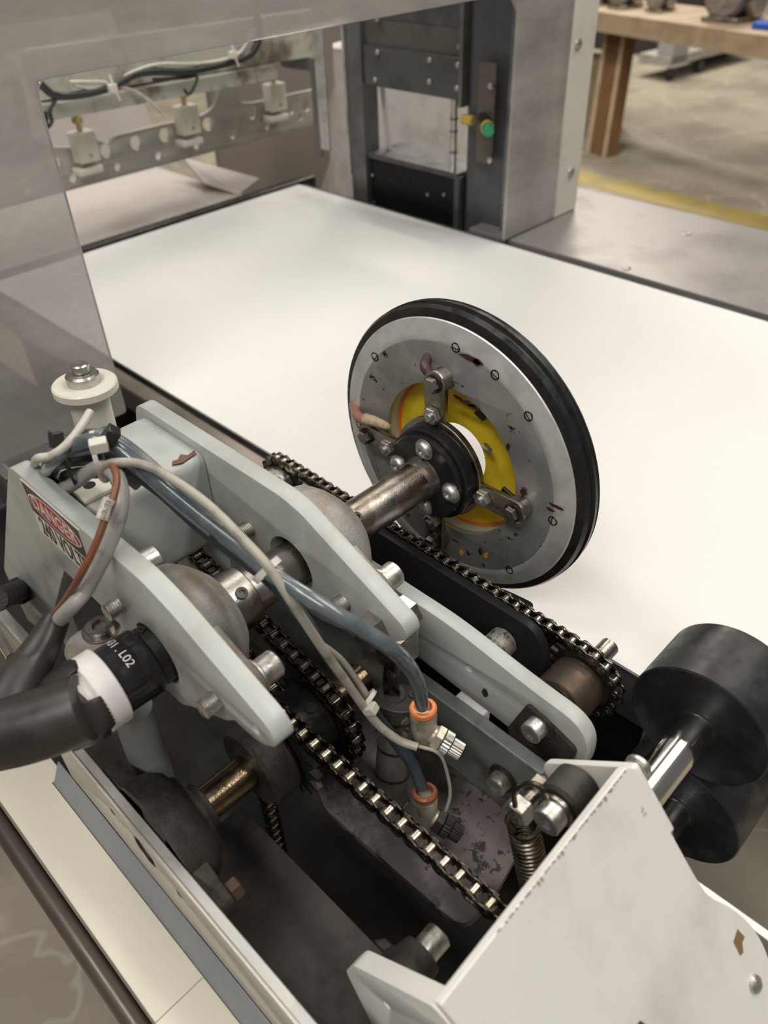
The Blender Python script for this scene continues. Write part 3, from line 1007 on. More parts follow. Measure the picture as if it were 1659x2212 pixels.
def bearing(xa, xb, sgn, lab, ears, collar_x):
    """cast two-bolt flange bearing, flange against xa, domed towards xb"""
    L = xb - xa
    t = thing('flange_bearing', lab, 'bearing', (xa, 0, DZ - .05), 'cast flange bearings on the side plates')
    body = MB()
    d = L
    body.lathe((xa, 0, DZ), (1 if d > 0 else -1, 0, 0), [(0, .0455), (.004, .0468), (.016, .0468), (.021, .0455), (.025, .0425), (.029, .0390), (.032, .0355), (.035, .0320), (.038, .0280), (.0385, .0225), (.036, .021)], 56)
    part('cast_dome', body, cast, t)
    th = .015 if d > 0 else -.015
    for ey, ez in ears:
        e = V((0, ey, ez - DZ))
        dd = e.normalized()
        nn = V((0, -dd.z, dd.y))
        o_ = []
        for j in range(11):
            a = PI / 2 - PI * j / 10
            q = e + (dd * math.cos(a) + nn * math.sin(a)) * .013
            o_.append((q.y, q.z + DZ))
        o_ += [(-nn.y * .038 + dd.y * .015, -nn.z * .038 + dd.z * .015 + DZ), (nn.y * .038 + dd.y * .015, nn.z * .038 + dd.z * .015 + DZ)]
        part('mounting_ear', MB().plate(o_, [], 'x', xa, xa + th, bev=.002), cast, t)
        p = V((xa + th, ey, ez))
        s = 1 if d > 0 else -1
        part('washer', MB().cyl(p, p + V((s * .002, 0, 0)), .0118, ch=.0004), zinc, t)
        part('cap_screw', MB().cyl(p + V((s * .002, 0, 0)), p + V((s * .016, 0, 0)), .0092, ch=.0012, seg=32), zinc, t)
    part('rust_seam', MB().ring((xa, 0, DZ), (xa + (.0012 if d > 0 else -.0012), 0, DZ), .0478, .04, 48), rust, t, label='rusty seam against the plate')
    rc = MB().ring((collar_x[0], 0, DZ), (collar_x[1], 0, DZ), .0215, .0163, 40, ch=.001)
    part('locking_collar', rc, steel, t)
    q = V(((collar_x[0] + collar_x[1]) / 2, .004, DZ + .0212))
    part('set_screw', MB().cap(V(((collar_x[0] + collar_x[1]) / 2, -.0125, DZ + .0165)), V((0, -.55, .8)), .0042, .0022), black_oily, t)
    return t


bearing(X2 + .013, -.1210, 1, 'cast grey flange bearing on the second plate, shaft leading to the wheel', [(.062, 1.036), (-.0605, 1.0305)], (-.1215, -.1160))
bearing(X1 + .013, -.2320, 1, 'cast grey flange bearing behind the near plate, with loosened collar', [(.060, 1.046), (-.0660, 1.0365)], (-.2330, -.2125))
pt = MB().ring((X1 + .013 + .015, -.0870, 1.012), (X1 + .013 + .0162, -.0870, 1.012), .0046, .0034, 20)

# ================================================================== DANGER sign
sg = thing('danger_sign', 'sticker reading DANGER 240 VOLTS on the near side plate', 'sign', (X1 - .0004, .08, 1.03))
SX = X1 - .0006
c00 = W(42, 1029, 'x', SX)
y0_, y1_ = .1395, .0600
zt, zb = 1.0975, 1.0500
part('sticker', MB().box((SX, y1_, zb), (X1, y0_, zt)), sticker_white, sg, smooth=False)
hgt, wid = zt - zb, y0_ - y1_
part('black_header', MB().box((SX - .0002, y1_ + .0015, zt - hgt * .56), (SX, y0_ - .0015, zt - .0015)), sticker_black, sg, smooth=False)
oc = ((y0_ + y1_) / 2, zt - hgt * .29)


def oval(rx, rz, x):
    return [V((x, oc[0] + rx * math.cos(2 * PI * i / 48), oc[1] + rz * math.sin(2 * PI * i / 48))) for i in range(48)]


part('oval_border', MB().ngon(oval(wid * .455, hgt * .225, SX - .0002), (-.0001, 0, 0)), sticker_white, sg, smooth=False)
part('red_oval', MB().ngon(oval(wid * .437, hgt * .202, SX - .0003), (-.0001, 0, 0)), sticker_red, sg, smooth=False)
part('word_danger', MB().text('DANGER', .0165, lambda u, v, w_: (SX - .0004 - w_, oc[0] - u, oc[1] + v), th=.00008, sx=.92, bold=.0001), sticker_white, sg, smooth=False)
part('words_240_volts', MB().text('240 VOLTS', .0225, lambda u, v, w_: (SX - .0001 - w_, oc[0] - u, zt - hgt * .785 + v), th=.00008, sx=.62, bold=.0003), sticker_black, sg, smooth=False)

# ================================================================== cross tube between the plates with outlet plate
ct = thing('cross_tube', 'pale grey square cross tube welded between the two side plates', 'cross tube', (-.22, .12, 1.0))
o_ = fillet([V((.088, 1.0, 0)), V((.172, 1.0, 0)), V((.172, 1.083, 0)), V((.088, 1.083, 0))], .010)
part('tube_body', MB().plate([(q.x, q.y) for q in o_], [], 'x', X1 + .0132, X2 - .0005, bev=.0005), grey_paint, ct)
part('rust_scrape', MB().ngon([V((-.196, .094 + k[0], 1.0835 + 0 * k[1])) + V((k[1], 0, 0)) for k in ((0, 0), (.004, .003), (.003, .007), (.007, .012), (.002, .015), (.004, .022), (-.001, .020), (-.002, .012), (-.003, .007))], (0, 0, -.0004)), mat('scrape_brown', (.16, .08, .06), .8), ct)
ow = thing('outlet_plate', 'cream outlet cover plate on the grey cross tube', 'outlet', (-.235, .135, 1.0832))
part('cover', MB().box((-.262, .098, 1.0832), (-.212, .165, 1.0868)), nylon, ow, bevel=.001)
for q in ((-.250, .112), (-.225, .112), (-.250, .15)):
    part('screw_hole', MB().cyl((q[0], q[1], 1.0867), (q[0], q[1], 1.0871), .0042), black_tie, ow)
part('clear_strip', MB().box((-.212, .095, 1.0834), (-.205, .168, 1.090)), chrome, ow, bevel=.001)

# ================================================================== coupling, rings and rubber boot
cp = thing('rotary_coupling', 'black rotary coupling with printed marks at the near shaft end', 'coupling', (-.30, 0, DZ))
part('sleeve', MB().ring((-.2905, 0, DZ), (-.2695, 0, DZ), .0205, .0164, 48, ch=.0006), black_oily, cp)
part('coupling_body', MB().lathe((-.3155, 0, DZ), (1, 0, 0), [(0, .0215), (.0005, .0222), (.0145, .0222), (.015, .0226), (.0235, .0226), (.025, .0218), (.0265, .0200), (.0265, 0)], 56), hub_black, cp)
part('set_screw', MB().cap(V((-.2835, .004, DZ + .0200)) + V((-.0025, 0, 0)), V((0, .1, 1)), .0026, .0014), black_oily, cp)


def oncyl(R0, x0):
    def fn(u, v, w_):
        a = math.radians(-2) - u / R0   # around
        return (x0 + v, (R0 + w_) * math.sin(a), DZ + (R0 + w_) * math.cos(a))
    return fn


def oncyl2(R0, x0, a0):
    def fn(u, v, w_):
        a = a0 - (u / R0)
        return (x0 + v, (R0 + w_) * math.sin(a), DZ + (R0 + w_) * math.cos(a))
    return fn


part('printed_mark', MB().text('® 431 . L02', .0075, oncyl2(.02235, -.3045, math.radians(8)), th=.00004), print_white, cp, smooth=False)
rg = thing('white_end_ring', 'white plastic double ring clamped on the black coupling', 'ring', (-.325, 0, DZ))
part('large_ring', MB().ring((-.3300, 0, DZ), (-.3160, 0, DZ), .0252, .0165, 56, ch=.0008), white_pl, rg)
part('neck', MB().ring((-.3345, 0, DZ), (-.3300, 0, DZ), .0215, .0155, 48), white_pl, rg)
part('small_flange', MB().ring((-.3385, 0, DZ), (-.3345, 0, DZ), .0245, .0140, 56, ch=.001), white_pl, rg)

XB = -.345
bt = thing('rubber_boot', 'torn black rubber hose elbow pulled over the white ring', 'hose', WD(60, 1590, .45))


def HB(px, py, x=XB):
    return W(px, py, 'x', x)


pth = [HB(182, 1528, -.3385), WD(150, 1540, .446), WD(105, 1558, .445), WD(55, 1572, .445), WD(0, 1582, .446), WD(-60, 1590, .448)]
part('lower_sleeve', MB().tube(pth, [.0196, .0198, .0200, .0205, .0212, .0220], seg=32), hose_rub, bt)
pth = [HB(121, 1338, -.320), WD(98, 1385, .474), WD(70, 1432, .468), WD(42, 1478, .460), WD(22, 1520, .455), WD(0, 1565, .450)]
part('upper_sleeve', MB().tube(pth, [.0084, .0100, .0120, .0145, .0175, .019], seg=32), hose_rub, bt)
# ragged flaps over the ring
fl = MB()
n = 60
vs, fs = [], []
for i in range(n + 1):
    dg = -125 + 200 * i / n
    a = math.radians(dg)
    L_ = .0100 + .0007 * math.sin(i * 2.3)
    if 0 < dg < 42:
        L_ = .0150 - abs(dg - 18) * .00012
    elif -48 < dg <= 0:
        L_ = .0045 + abs(dg + 24) * .0001
    elif -100 < dg <= -48:
        L_ = .0135 + .0006 * math.sin(i * 3)
    for t_, R_ in ((-.012, .0212), (-.003, .0245), (L_ * .5, .0258), (L_, .0262)):
        vs.append(V((-.3385 + t_ - .0035, R_ * math.sin(a), DZ + R_ * math.cos(a))))
for i in range(n):
    for j in range(3):
        fs.append((i * 4 + j, i * 4 + 4 + j, i * 4 + 5 + j, i * 4 + 1 + j))
fl.add(vs, fs)
fo = part('torn_cuff', fl, hose_rub, bt)
sm = fo.modifiers.new('solid', 'SOLIDIFY')
sm.thickness = .0012

# lug with cap screw behind the coupling
lg = thing('anchor_lug', 'greasy grey anchor lug with socket screw behind the coupling', 'lug', W(230, 1390, 'z', .985))
lc = W(232, 1368, 'z', .985)
l2 = W(190, 1388, 'z', .985)
pp = []
ddir = (l2 - lc).normalized()
nn_ = V((-ddir.y, ddir.x, 0))
for j in range(17):
    a = PI / 2 - PI * j / 16
    pp.append(l2 + (ddir * math.cos(a) * 1 + nn_ * math.sin(a)) * .0175)
pp += [lc - ddir * .03 - nn_ * .0175, lc - ddir * .03 + nn_ * .0175]
part('lug_body', MB().ngon(pp, (0, 0, -.03)), cast, lg, bevel=.004)
lq = W(218, 1362, 'z', .985)
part('socket_screw', MB().cap(lq, V((0, 0, 1)), .0105, .006).cyl(lq, lq + V((0, 0, .0022)), .0135, ch=.0005), steel, lg)
solo('support_post', MB().cyl(W(285, 1530, 'y', .018), W(338, 1690, 'y', .018) , .0135, seg=32), grey_paint, 'smooth grey round post running down under the coupling', 'post')

# ================================================================== cables and tubes
def TP(L, dz=0):
    return [W(q[0], q[1], 'x' if len(q) > 3 else 'z', q[2]) for q in L]


def cable(name, L, r, m_, lab, cat='cable', seg=14, grp=None):
    return solo(name, MB().tube(TP(L), r, seg=seg), m_, lab, cat, grp)


cable('blue_air_tube', [(86, 1050, -.250, 0), (112, 1000, 1.125), (150, 968, 1.135), (205, 952, 1.142), (262, 975, 1.138), (330, 1030, 1.128), (420, 1105, 1.118), (510, 1175, 1.108), (585, 1238, 1.10), (690, 1305, 1.092), (790, 1365, 1.075), (862, 1415, 1.055), (900, 1470, 1.02), (912, 1525, .982)], .0048, blue_tube, 'translucent blue air tube ending in the upper orange fitting', 'tube', grp='blue air tubes')
cable('blue_air_tube', [(92, 1058, -.252, 0), (104, 1018, -.254, 0), (150, 988, 1.118), (215, 982, 1.124), (270, 1008, 1.12), (345, 1058, 1.112), (430, 1134, 1.10), (515, 1200, 1.09), (588, 1256, 1.082), (650, 1330, 1.06), (720, 1430, 1.02), (790, 1520, .97), (850, 1595, .935), (890, 1650, .918), (912, 1705, .905)], .0045, blue_dark, 'darker blue air tube ending in the lower orange fitting', 'tube', grp='blue air tubes')
cable('grey_tube', [(82, 1045, -.25, 0), (92, 1008, -.252, 0), (120, 985, 1.128), (165, 975, 1.132), (230, 970, 1.134), (300, 1015, 1.128), (380, 1085, 1.115), (460, 1150, 1.105)], .0036, grey_tube, 'smoke grey tube in the bundle over the near plate', 'tube')
cable('beige_cable', [(228, 1035, 1.125), (222, 1012, 1.136), (250, 1000, 1.141), (310, 1004, 1.138), (380, 1040, 1.132), (455, 1095, 1.125), (525, 1165, 1.117), (580, 1225, 1.108), (640, 1315, 1.085), (700, 1405, 1.05), (760, 1490, 1.005), (812, 1560, .97), (860, 1598, .955), (902, 1614, .952)], .0029, beige_cable, 'beige cable curving from the bundle to the upper fitting')
cable('beige_cable', [(700, 1398, 1.040), (735, 1425, 1.02), (772, 1472, .996), (790, 1500, .985), (798, 1515, .975)], .0025, beige_cable, 'short beige cable strand beside the lower cable tie')
cable('pale_cable', [(195, 890, 1.145), (170, 930, 1.142), (140, 965, 1.140), (110, 985, 1.136), (80, 992, 1.130), (74, 1012, -.262, 0), (80, 1040, -.258, 0)], .0029, white_cable, 'pale cable end sticking up above the bundle')
cable('grey_power_cable', [(100, 1065, 1.06), (150, 1050, 1.10), (205, 1012, 1.125), (245, 1020, 1.135), (262, 1060, 1.130), (258, 1110, 1.122), (240, 1165, 1.112), (215, 1220, 1.10), (185, 1275, 1.085), (160, 1305, -.312, 0), (131, 1336, -.319, 0), (112, 1368, -.3235, 0)], .0046, grey_cable, 'thick worn grey power cable running down into the rubber boot')
cable('brown_wire', [(240, 1000, 1.140), (252, 1030, 1.142), (245, 1075, 1.138), (228, 1120, 1.130), (205, 1180, 1.118), (175, 1240, 1.104), (145, 1290, -.312, 0), (113, 1333, -.3185, 0), (103, 1360, -.3235, 0)], .0022, copper_cable, 'reddish brown wire lying beside the grey power cable', 'wire')
cable('grey_tube', [(84, 1060, -.255, 0), (92, 1030, -.256, 0), (120, 1005, 1.112), (180, 993, 1.118), (240, 1003, 1.116), (300, 1048, 1.106)], .0042, grey_tube, 'lowest smoke grey tube of the bundle, arching over the cross tube', 'tube')
cable('dark_cable', [(78, 1050, -.255, 0), (96, 1003, -.255, 0), (140, 962, 1.128), (200, 940, 1.134), (250, 950, 1.132), (300, 985, 1.125), (350, 1030, 1.116)], .0045, grey_tube, 'dark grey cable at the back of the bundle behind the white tie')
cable('grey_tube', [(112, 1068, -.255, 0), (125, 1036, -.25, 0), (165, 1022, 1.106), (215, 1020, 1.108), (235, 1010, 1.11)], .0040, grey_cable, 'short scuffed grey cable crossing under the bundle', 'tube')
mk = thing('wire_marker', 'printed white marker sleeve around the brown wire', 'label', TP([(229, 1100, 1.133)])[0])
part('sleeve', MB().tube(TP([(237, 1078, 1.1385), (229, 1098, 1.1345), (220, 1122, 1.1303)]), .0037), sleeve_white, mk)
ma, mb_ = TP([(237, 1078, 1.1385)])[0], TP([(220, 1122, 1.1303)])[0]
md = (mb_ - ma).normalized()
tc_ = (CAM - (ma + mb_) / 2)
tc_ = (tc_ - md * (tc_ @ md)).normalized()
ms = tc_.cross(md)
mc = (ma + mb_) / 2


def onwire(u, v, w_):
    k = v / .0038
    return mc + md * u + (tc_ * math.cos(k) + ms * -math.sin(k)) * (.0039 + w_)


part('marker_text', MB().text('STUD2', .0036, onwire, th=.00004), black_tie, mk, smooth=False)


def tie(name, pts, w_, m_, lab, head=None, hs=.005, tail=None):
    t = thing(name, lab, 'cable tie', pts[0], None)
    P = smooth_path(list(pts) + [pts[0]], 6)
    vs, fs = [], []
    c = sum(pts, V((0, 0, 0))) / len(pts)
    nrm = (pts[1] - pts[0]).cross(pts[2] - pts[1]).normalized()
    for p in P:
        o2 = (p - c).normalized() * .0007
        for a, b in ((-1, -1), (1, -1), (1, 1), (-1, 1)):
            vs.append(p + nrm * a * w_ / 2 + o2 * b)
    for i in range(len(P) - 1):
        for j in range(4):
            k = (j + 1) % 4
            fs.append((i * 4 + j, i * 4 + k, i * 4 + 4 + k, i * 4 + 4 + j))
    part('strap', MB().add(vs, fs), m_, t)
    if head:
        u, v, d = basis(head[1])
        part('head', MB().obox(head[0], u, v, d, hs * .8, hs * .7, hs), m_, t, bevel=.0008)
        if tail:
            part('tail', MB().tube([head[0], tail], .0012, seg=6, smooth=0), m_, t)
    return t


def loop(px, py, z, rpx, ax_, tilt=0, n=10):
    c = W(px, py, 'z', z)
    u, v, d = basis(ax_)
    return [c + (u * math.cos(2 * PI * i / n) + v * math.sin(2 * PI * i / n)) * rpx for i in range(n)]


dY = V((.25, -1, -.15))
tie('cable_tie', loop(212, 985, 1.128, .0155, (1, -.55, 0)), .003, pale_tie, 'pale cable tie gripping the bundle above the sign', (W(213, 962, 'z', 1.149), (1, -.5, 0)), .0052)
tie('cable_tie', loop(140, 995, 1.122, .0165, (1, -.3, .1)), .002, black_tie, 'thin black cable tie around the left of the bundle', (W(122, 950, 'z', 1.142), (.3, .3, 1)), .0048, W(105, 932, 'z', 1.150))
tie('cable_tie', loop(238, 1000, 1.120, .0165, (1, -.6, .1)), .002, black_tie, 'black cable tie with open head near the nylon spool', (W(238, 942, 'z', 1.148), (.5, -.3, .6)), .0058, W(228, 928, 'z', 1.152))
ct_d = (W(640, 1300, 'z', 1.085) - W(520, 1175, 'z', 1.112)).normalized()
tie('cable_tie', loop(577, 1231, 1.098, .0090, ct_d, n=12), .0042, pale_tie, 'pale cable tie over the tubes and cable above the middle shaft')

tie('cable_tie', loop(795, 1510, .985, .0068, (.3, -1, -.6)), .0030, pale_tie, 'pale cable tie on the beige cable above the air cylinder', (W(800, 1531, 'z', .985), (.3, -.8, .5)), .0046)

# ================================================================== nylon spool
spl = thing('nylon_spool', 'cream nylon spool with a steel bolt on top', 'spool', W(213, 935, 'y', .25) + V((0, 0, -.04)))
sa, sb = W(186, 842, 'y', .24), W(240, 1040, 'y', .24)
sdir = (sb - sa).normalized()
part('spool_body', MB().cyl(sa, sb, .0165, seg=40), nylon, spl)
part('flange', MB().cyl(sa - sdir * .007, sa + sdir * .001, .0262, seg=48, ch=.0012), nylon, spl)
part('washer', MB().lathe(sa - sdir * .007, -sdir, [(0, .0135), (.007, .0135), (.009, .012), (.009, .009)], 32), bright, spl)
part('bolt_head', MB().cyl(sa - sdir * .016, sa - sdir * .024, .0072, seg=24, ch=.0012), bright, spl)

# ================================================================== chains


def race(c1, r1, c2, r2, n=24):
    """closed belt line in the (y, z) plane round two circles"""
    c1, c2 = V((c1[0], c1[1])), V((c2[0], c2[1]))
    d = c2 - c1
    L = d.length
    base = math.atan2(d.y, d.x)
    off = math.acos(max(-1, min(1, (r1 - r2) / L)))
    P = []
    a0, a1 = base + off, base + 2 * PI - off
    for i in range(n + 1):
        a = a0 + (a1 - a0) * i / n
        P.append(c1 + V((math.cos(a), math.sin(a))) * r1)
    a0, a1 = base - off, base + off
    for i in range(n + 1):
        a = a0 + (a1 - a0) * i / n
        P.append(c2 + V((math.cos(a), math.sin(a))) * r2)
    P.append(P[0])
    return P


def walk(P, pitch):
    fine = []
    for a, b in zip(P[:-1], P[1:]):
        k = max(1, int((b - a).length / .0003))
        fine += [a.lerp(b, t / k) for t in range(k)]
    fine.append(P[-1])
    out = [fine[0].copy()]
    for p in fine:
        if (p - out[-1]).length >= pitch:
            out.append(p.copy())
    return out


def link_mesh(pitch, hw, h, pin, inner, rr):
    """one link along +u (local y), centred on its first pin. hw = half width"""
    mb = MB()
    th = pitch * .11
    out = []
    R_ = h / 2
    w2 = R_ * .62
    for j in range(13):
        a = PI / 2 + PI * j / 12
        out.append((R_ * math.cos(a), R_ * math.sin(a)))
    out.append((pitch * .5, -w2))
    for j in range(13):
        a = -PI / 2 + PI * j / 12
        out.append((pitch + R_ * math.cos(a), R_ * math.sin(a)))
    out.append((pitch * .5, w2))
    x_ = hw - (th if inner else 0)
    for s_ in (-1, 1):
        mb.plate(out, [], 'x', s_ * x_ - th / 2, s_ * x_ + th / 2, bev=th * .22)
    if not inner:
        for u in (0, pitch):
            mb.cyl((-hw - th * .9, u, 0), (hw + th * .9, u, 0), pin, seg=14, ch=pin * .25)
    rol = MB()
    if inner:
        for u in (0, pitch):
            rol.cyl((-x_ + th * .6, u, 0), (x_ - th * .6, u, 0), rr, seg=16)
    a = mb.mesh('link', V((0, 0, 0)))
    a.materials.append(chain_m)
    r_ = None
    if inner:
        r_ = rol.mesh('roller', V((0, 0, 0)))
        r_.materials.append(roller_m)
    return a, r_


def chain(lab, x, P, pitch, hw, grp=None, closed=True, keep=None, ms=None):
    pts = walk(P, pitch)
    t = thing('roller_chain', lab, 'chain', (x, pts[0].x, pts[0].y), grp)
    h = pitch * .93
    mo, _ = link_mesh(pitch, hw, h, pitch * .19, False, 0)
    mi, mr = link_mesh(pitch, hw, h * .98, 0, True, pitch * .30)
    if ms:
        mo.materials[0] = ms[0]
        mi.materials[0] = ms[0]
        mr.materials[0] = ms[1]
    base = V((x, pts[0].x, pts[0].y))
    for i in range(len(pts) - 1):
        a, b = pts[i], pts[i + 1]
        if keep and not keep(a):
            continue
        d = b - a
        me = mo if i % 2 else mi
        o = bpy.data.objects.new('outer_link' if i % 2 else 'inner_link', me)
        COL.objects.link(o)
        o.parent = t
        o.location = V((x, a.x, a.y)) - base
        o.rotation_euler = (math.atan2(d.y, d.x), 0, 0)
        if not i % 2:
            r = bpy.data.objects.new('chain_roller', mr)
            COL.objects.link(r)
            r.parent = o
    return t


def sprocket(par, x, c, R_, n, th, m_=None, nm='sprocket'):
    """toothed wheel; R_ pitch radius"""
    o_ = []
    for i in range(n):
        for t_, k in ((-.5, .90), (-.28, .88), (-.12, 1.08), (.12, 1.08), (.28, .88)):
            a = 2 * PI * (i + t_) / n
            o_.append((c[0] + R_ * k * math.cos(a), c[1] + R_ * k * math.sin(a)))
    return part(nm, MB().plate(o_, [], 'x', x - th / 2, x + th / 2, bev=.0005), m_ or black_oily, par)


# far chain beside the wheel
XC = -.045
cA, cB = (.1725, .9450), (-.1705, .9345)
P = race(cA, .0258, cB, .0290)
chain('thin roller chain running just below and in front of the wheel', XC, P, .0102, .0042, 'roller chains', keep=lambda a: a.y > .935 or a.x < -.02 or a.x > .15, ms=(mat('steel_chain', (.24, .22, .19), .28, metal=1, col2=(.09, .08, .065), amt=.8, scale=160), mat('steel_roller', (.55, .52, .46), .22, metal=1)))
sa_ = thing('chain_idler', 'steel idler sprocket at the upstream end of the thin chain', 'sprocket', (XC, cA[0], cA[1]))
sprocket(sa_, XC, cA, .0258, 16, .0045)
part('hub', MB().cyl((-.075, cA[0], cA[1]), (-.048, cA[0], cA[1]), .0205, ch=.001, seg=40).cyl((-.09, cA[0], cA[1]), (-.075, cA[0], cA[1]), .017, seg=40), steel, sa_)
part('set_screw', MB().cap(V((-.062, cA[0] - .012, cA[1] + .0165)), V((0, -.55, .8)), .0040, .0015), black_oily, sa_)
sb_ = thing('drive_sprocket', 'rusty-hubbed sprocket where the thin chain turns near the rubber rollers', 'sprocket', (XC, cB[0], cB[1]))
sprocket(sb_, XC, cB, .0290, 18, .0045)
part('hub', MB().ring((-.078, cB[0], cB[1]), (-.049, cB[0], cB[1]), .0215, .015, 40, ch=.001), mat('rusty_hub', (.085, .065, .05), .45, metal=.6, col2=(.10, .06, .035), amt=.7, scale=50, bump=.3), sb_)
part('inner_shaft', MB().cyl((-.09, cB[0], cB[1]), (-.044, cB[0], cB[1]), .0135), steel, sb_)
q = W(1318, 1400, 'z', .945)
pn = thing('locating_pin', 'short plain steel pin standing out behind the drive sprocket', 'pin', (-.02, q.y, q.z))
qb = W(1282, 1432, 'x', -.035)
part('pin_body', MB().cyl(qb, qb + V((.023, 0, 0)), .0074, ch=.0008), steel, pn)

# black tensioner bar behind the long arm
tbp = thing('chain_guide_bar', 'black bar with rounded corner under the thin chain', 'bar', (-.066, .0, .90))
o_ = fillet([V((.105, .900, 0)), V((-.128, .895, 0)), V((-.150, .915, 0)), V((-.150, .955, 0)), V((-.138, .978, 0)), V((.105, .980, 0))], [.002, .01, .008, .012, .012, .002])
part('bar_body', MB().plate([(q.x, q.y) for q in o_], [], 'x', -.066, -.058, bev=.0008), blackbox, tbp)
part('bar_flange', MB().box((-.058, -.128, .938), (-.036, .10, .9405)), blackbox, tbp)
part('round_stub', MB().cyl((-.0905, -.1135, .9505), (-.066, -.1135, .9505), .0118, ch=.0015, seg=28), mat('greasy_stub', (.34, .32, .28), .45, metal=.5, col2=(.05, .045, .04), amt=.9, scale=110, lo=.45, hi=.58, bump=.6), tbp, label='grease-smeared round stub')
part('back_arm', MB().ngon(fillet([W(965, 1235, 'x', -.02), W(1100, 1290, 'x', -.02), W(1145, 1312, 'x', -.02), W(1138, 1330, 'x', -.02), W(1000, 1290, 'x', -.02)], .006), (.006, 0, 0)), blackbox, tbp)
solo('curved_bracket', MB().ngon(fillet([W(1165, 1370, 'x', -.03), W(1195, 1375, 'x', -.03), W(1215, 1390, 'x', -.03), W(1200, 1420, 'x', -.03), W(1168, 1415, 'x', -.03)], .006), (.006, 0, 0)), steel, 'small curved steel bracket between guide bar and sprocket', 'bracket')

# long grey arm
am = thing('long_arm', 'long grey bar with a rounded end pointing at the rubber rollers', 'arm', (-.11, -.1, .92))
o_ = fillet([V((.20, .9865, 0)), V((.20, .93, 0)), V((-.0507, .9286, 0)), V((-.150, .9215, 0)), V((-.2145, .915, 0)), V((-.2145, .9735, 0)), V((-.165, .9770, 0)), V((-.0958, .987, 0))], [.002, .002, .01, .01, .028, .036, .03, .02], 8)
part('arm_body', MB().plate([(q.x, q.y) for q in o_], [W(1012, 1444, 'x', -.11).yz[:] + (.0032,)], 'x', -.11, -.098, bev=.0009), grey_paint, am)
sl = [W(x_, y_, 'x', -.1125) for x_, y_ in ((1105, 1640), (1098, 1570), (1140, 1520), (1200, 1575), (1245, 1620), (1240, 1640), (1180, 1690))]
part('slotted_plate', MB().plate([(q.x, q.y) for q in fillet([V((p.y, p.z, 0)) for p in sl], .004)], [], 'x', -.1135, -.1105, bev=.0005), castiron, am, label='dark slotted plate bolted on the arm end')
q = W(1168, 1562, 'x', -.1135)
part('washer', MB().cyl(q, q + V((-.0025, 0, 0)), .0112, ch=.0004), castiron, am)
part('cap_screw', MB().cap(q + V((-.0025, 0, 0)), V((-1, 0, 0)), .0078, .010), zinc, am)
q = W(1048, 1496, 'x', -.11)
part('paint_chip', MB().ngon([V((-.1101, q.y + a_ * .003, q.z + b_ * .005)) for a_, b_ in ((-1, 0), (-.4, .9), (.5, .8), (1, -.2), (.3, -1), (-.6, -.7))], (-.0003, 0, 0)), castiron, am)

# ================================================================== trough: walls, floor plates
tw = thing('trough_wall', 'grimy grey trough wall bar below the long arm', 'wall bar', (-.125, -.1, .8))
part('wall_body', MB().box((-.130, -.195, .80), (-.119, .22, .9295)), grey_dirty, tw, bevel=.0012)
for q, r_ in ((W(1088, 1680, 'x', -.131), .0082),):
    part('washer', MB().cyl(q + V((0, 0, 0)), q + V((-.002, 0, 0)), .0118), castiron, tw)
    part('cap_screw', MB().cap(q + V((-.002, 0, 0)), V((-1, 0, 0)), r_, .009), zinc, tw)
bpm = thing('cylinder_base_plate', 'dirty dark plate with painted-in lit patches and a cut corner under the air cylinder', 'base plate', (-.18, -.13, .85))
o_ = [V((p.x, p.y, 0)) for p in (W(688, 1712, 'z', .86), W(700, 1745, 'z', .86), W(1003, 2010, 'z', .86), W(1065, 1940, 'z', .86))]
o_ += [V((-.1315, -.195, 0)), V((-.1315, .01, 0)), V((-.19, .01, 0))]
part('plate_body', MB().plate([(q.x, q.y) for q in fillet(o_, [.006, .006, .014, .003, 0, 0, .01])], [], 'z', .852, .860, bev=.001), mat('lit_patch_plate', (.030, .026, .023), .6, col2=(.15, .122, .120), amt=.9, scale=14, lo=.44, hi=.60, col3=(.012, .010, .008), s3=60, lo3=.56, hi3=.62, bump=.5, bscale=300), bpm)  # paler purple-brown mottle paints in lit patches on the dark plate
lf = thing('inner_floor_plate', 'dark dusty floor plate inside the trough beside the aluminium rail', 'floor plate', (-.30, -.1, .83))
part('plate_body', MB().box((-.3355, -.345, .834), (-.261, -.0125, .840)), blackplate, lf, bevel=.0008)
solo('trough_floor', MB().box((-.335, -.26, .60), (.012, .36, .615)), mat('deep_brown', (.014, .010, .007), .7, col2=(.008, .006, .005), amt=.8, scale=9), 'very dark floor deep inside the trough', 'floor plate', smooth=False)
solo('dark_bracket', MB().ngon([W(800, 2030, 'z', .835), W(832, 2022, 'z', .835), W(905, 2090, 'z', .835), W(880, 2110, 'z', .835)], (0, 0, -.012)), castiron, 'small dark block edging the gap in the trough', 'block', bevel=.002)

rail = thing('aluminium_rail', 'long aluminium side rail along the near edge of the trough', 'rail', (-.34, -.1, .86))
XR = -.336
part('rail_top_bar', MB().box((-.3425, -.42, .84), (XR, .085, .9400)), alu_rail, rail, bevel=.0007)
hl = []
for (px, py), r_ in zip(((243, 1754), (387, 1932)), (.0032, .0032)):
    q = W(px, py, 'x', -.3445)
    hl.append((q.y, q.z, r_))
q = W(312, 1840, 'x', -.3445)
hl.append((q.y, q.z, .0125))
ob = [(-.42, .8725), (-.075, .8725), (-.050, .866), (-.020, .8655), (.004, .8725), (.085, .8725), (.085, .9405), (-.42, .9405)]
ob = [V((y, z, 0)) for y, z in ob]
rsp = part('outer_skin', MB().plate([(q.x, q.y) for q in fillet(ob, [0, .02, .01, .01, .01, 0, 0, 0])], hl, 'x', -.3445, -.3427, bev=.0003), tan_m, rail)
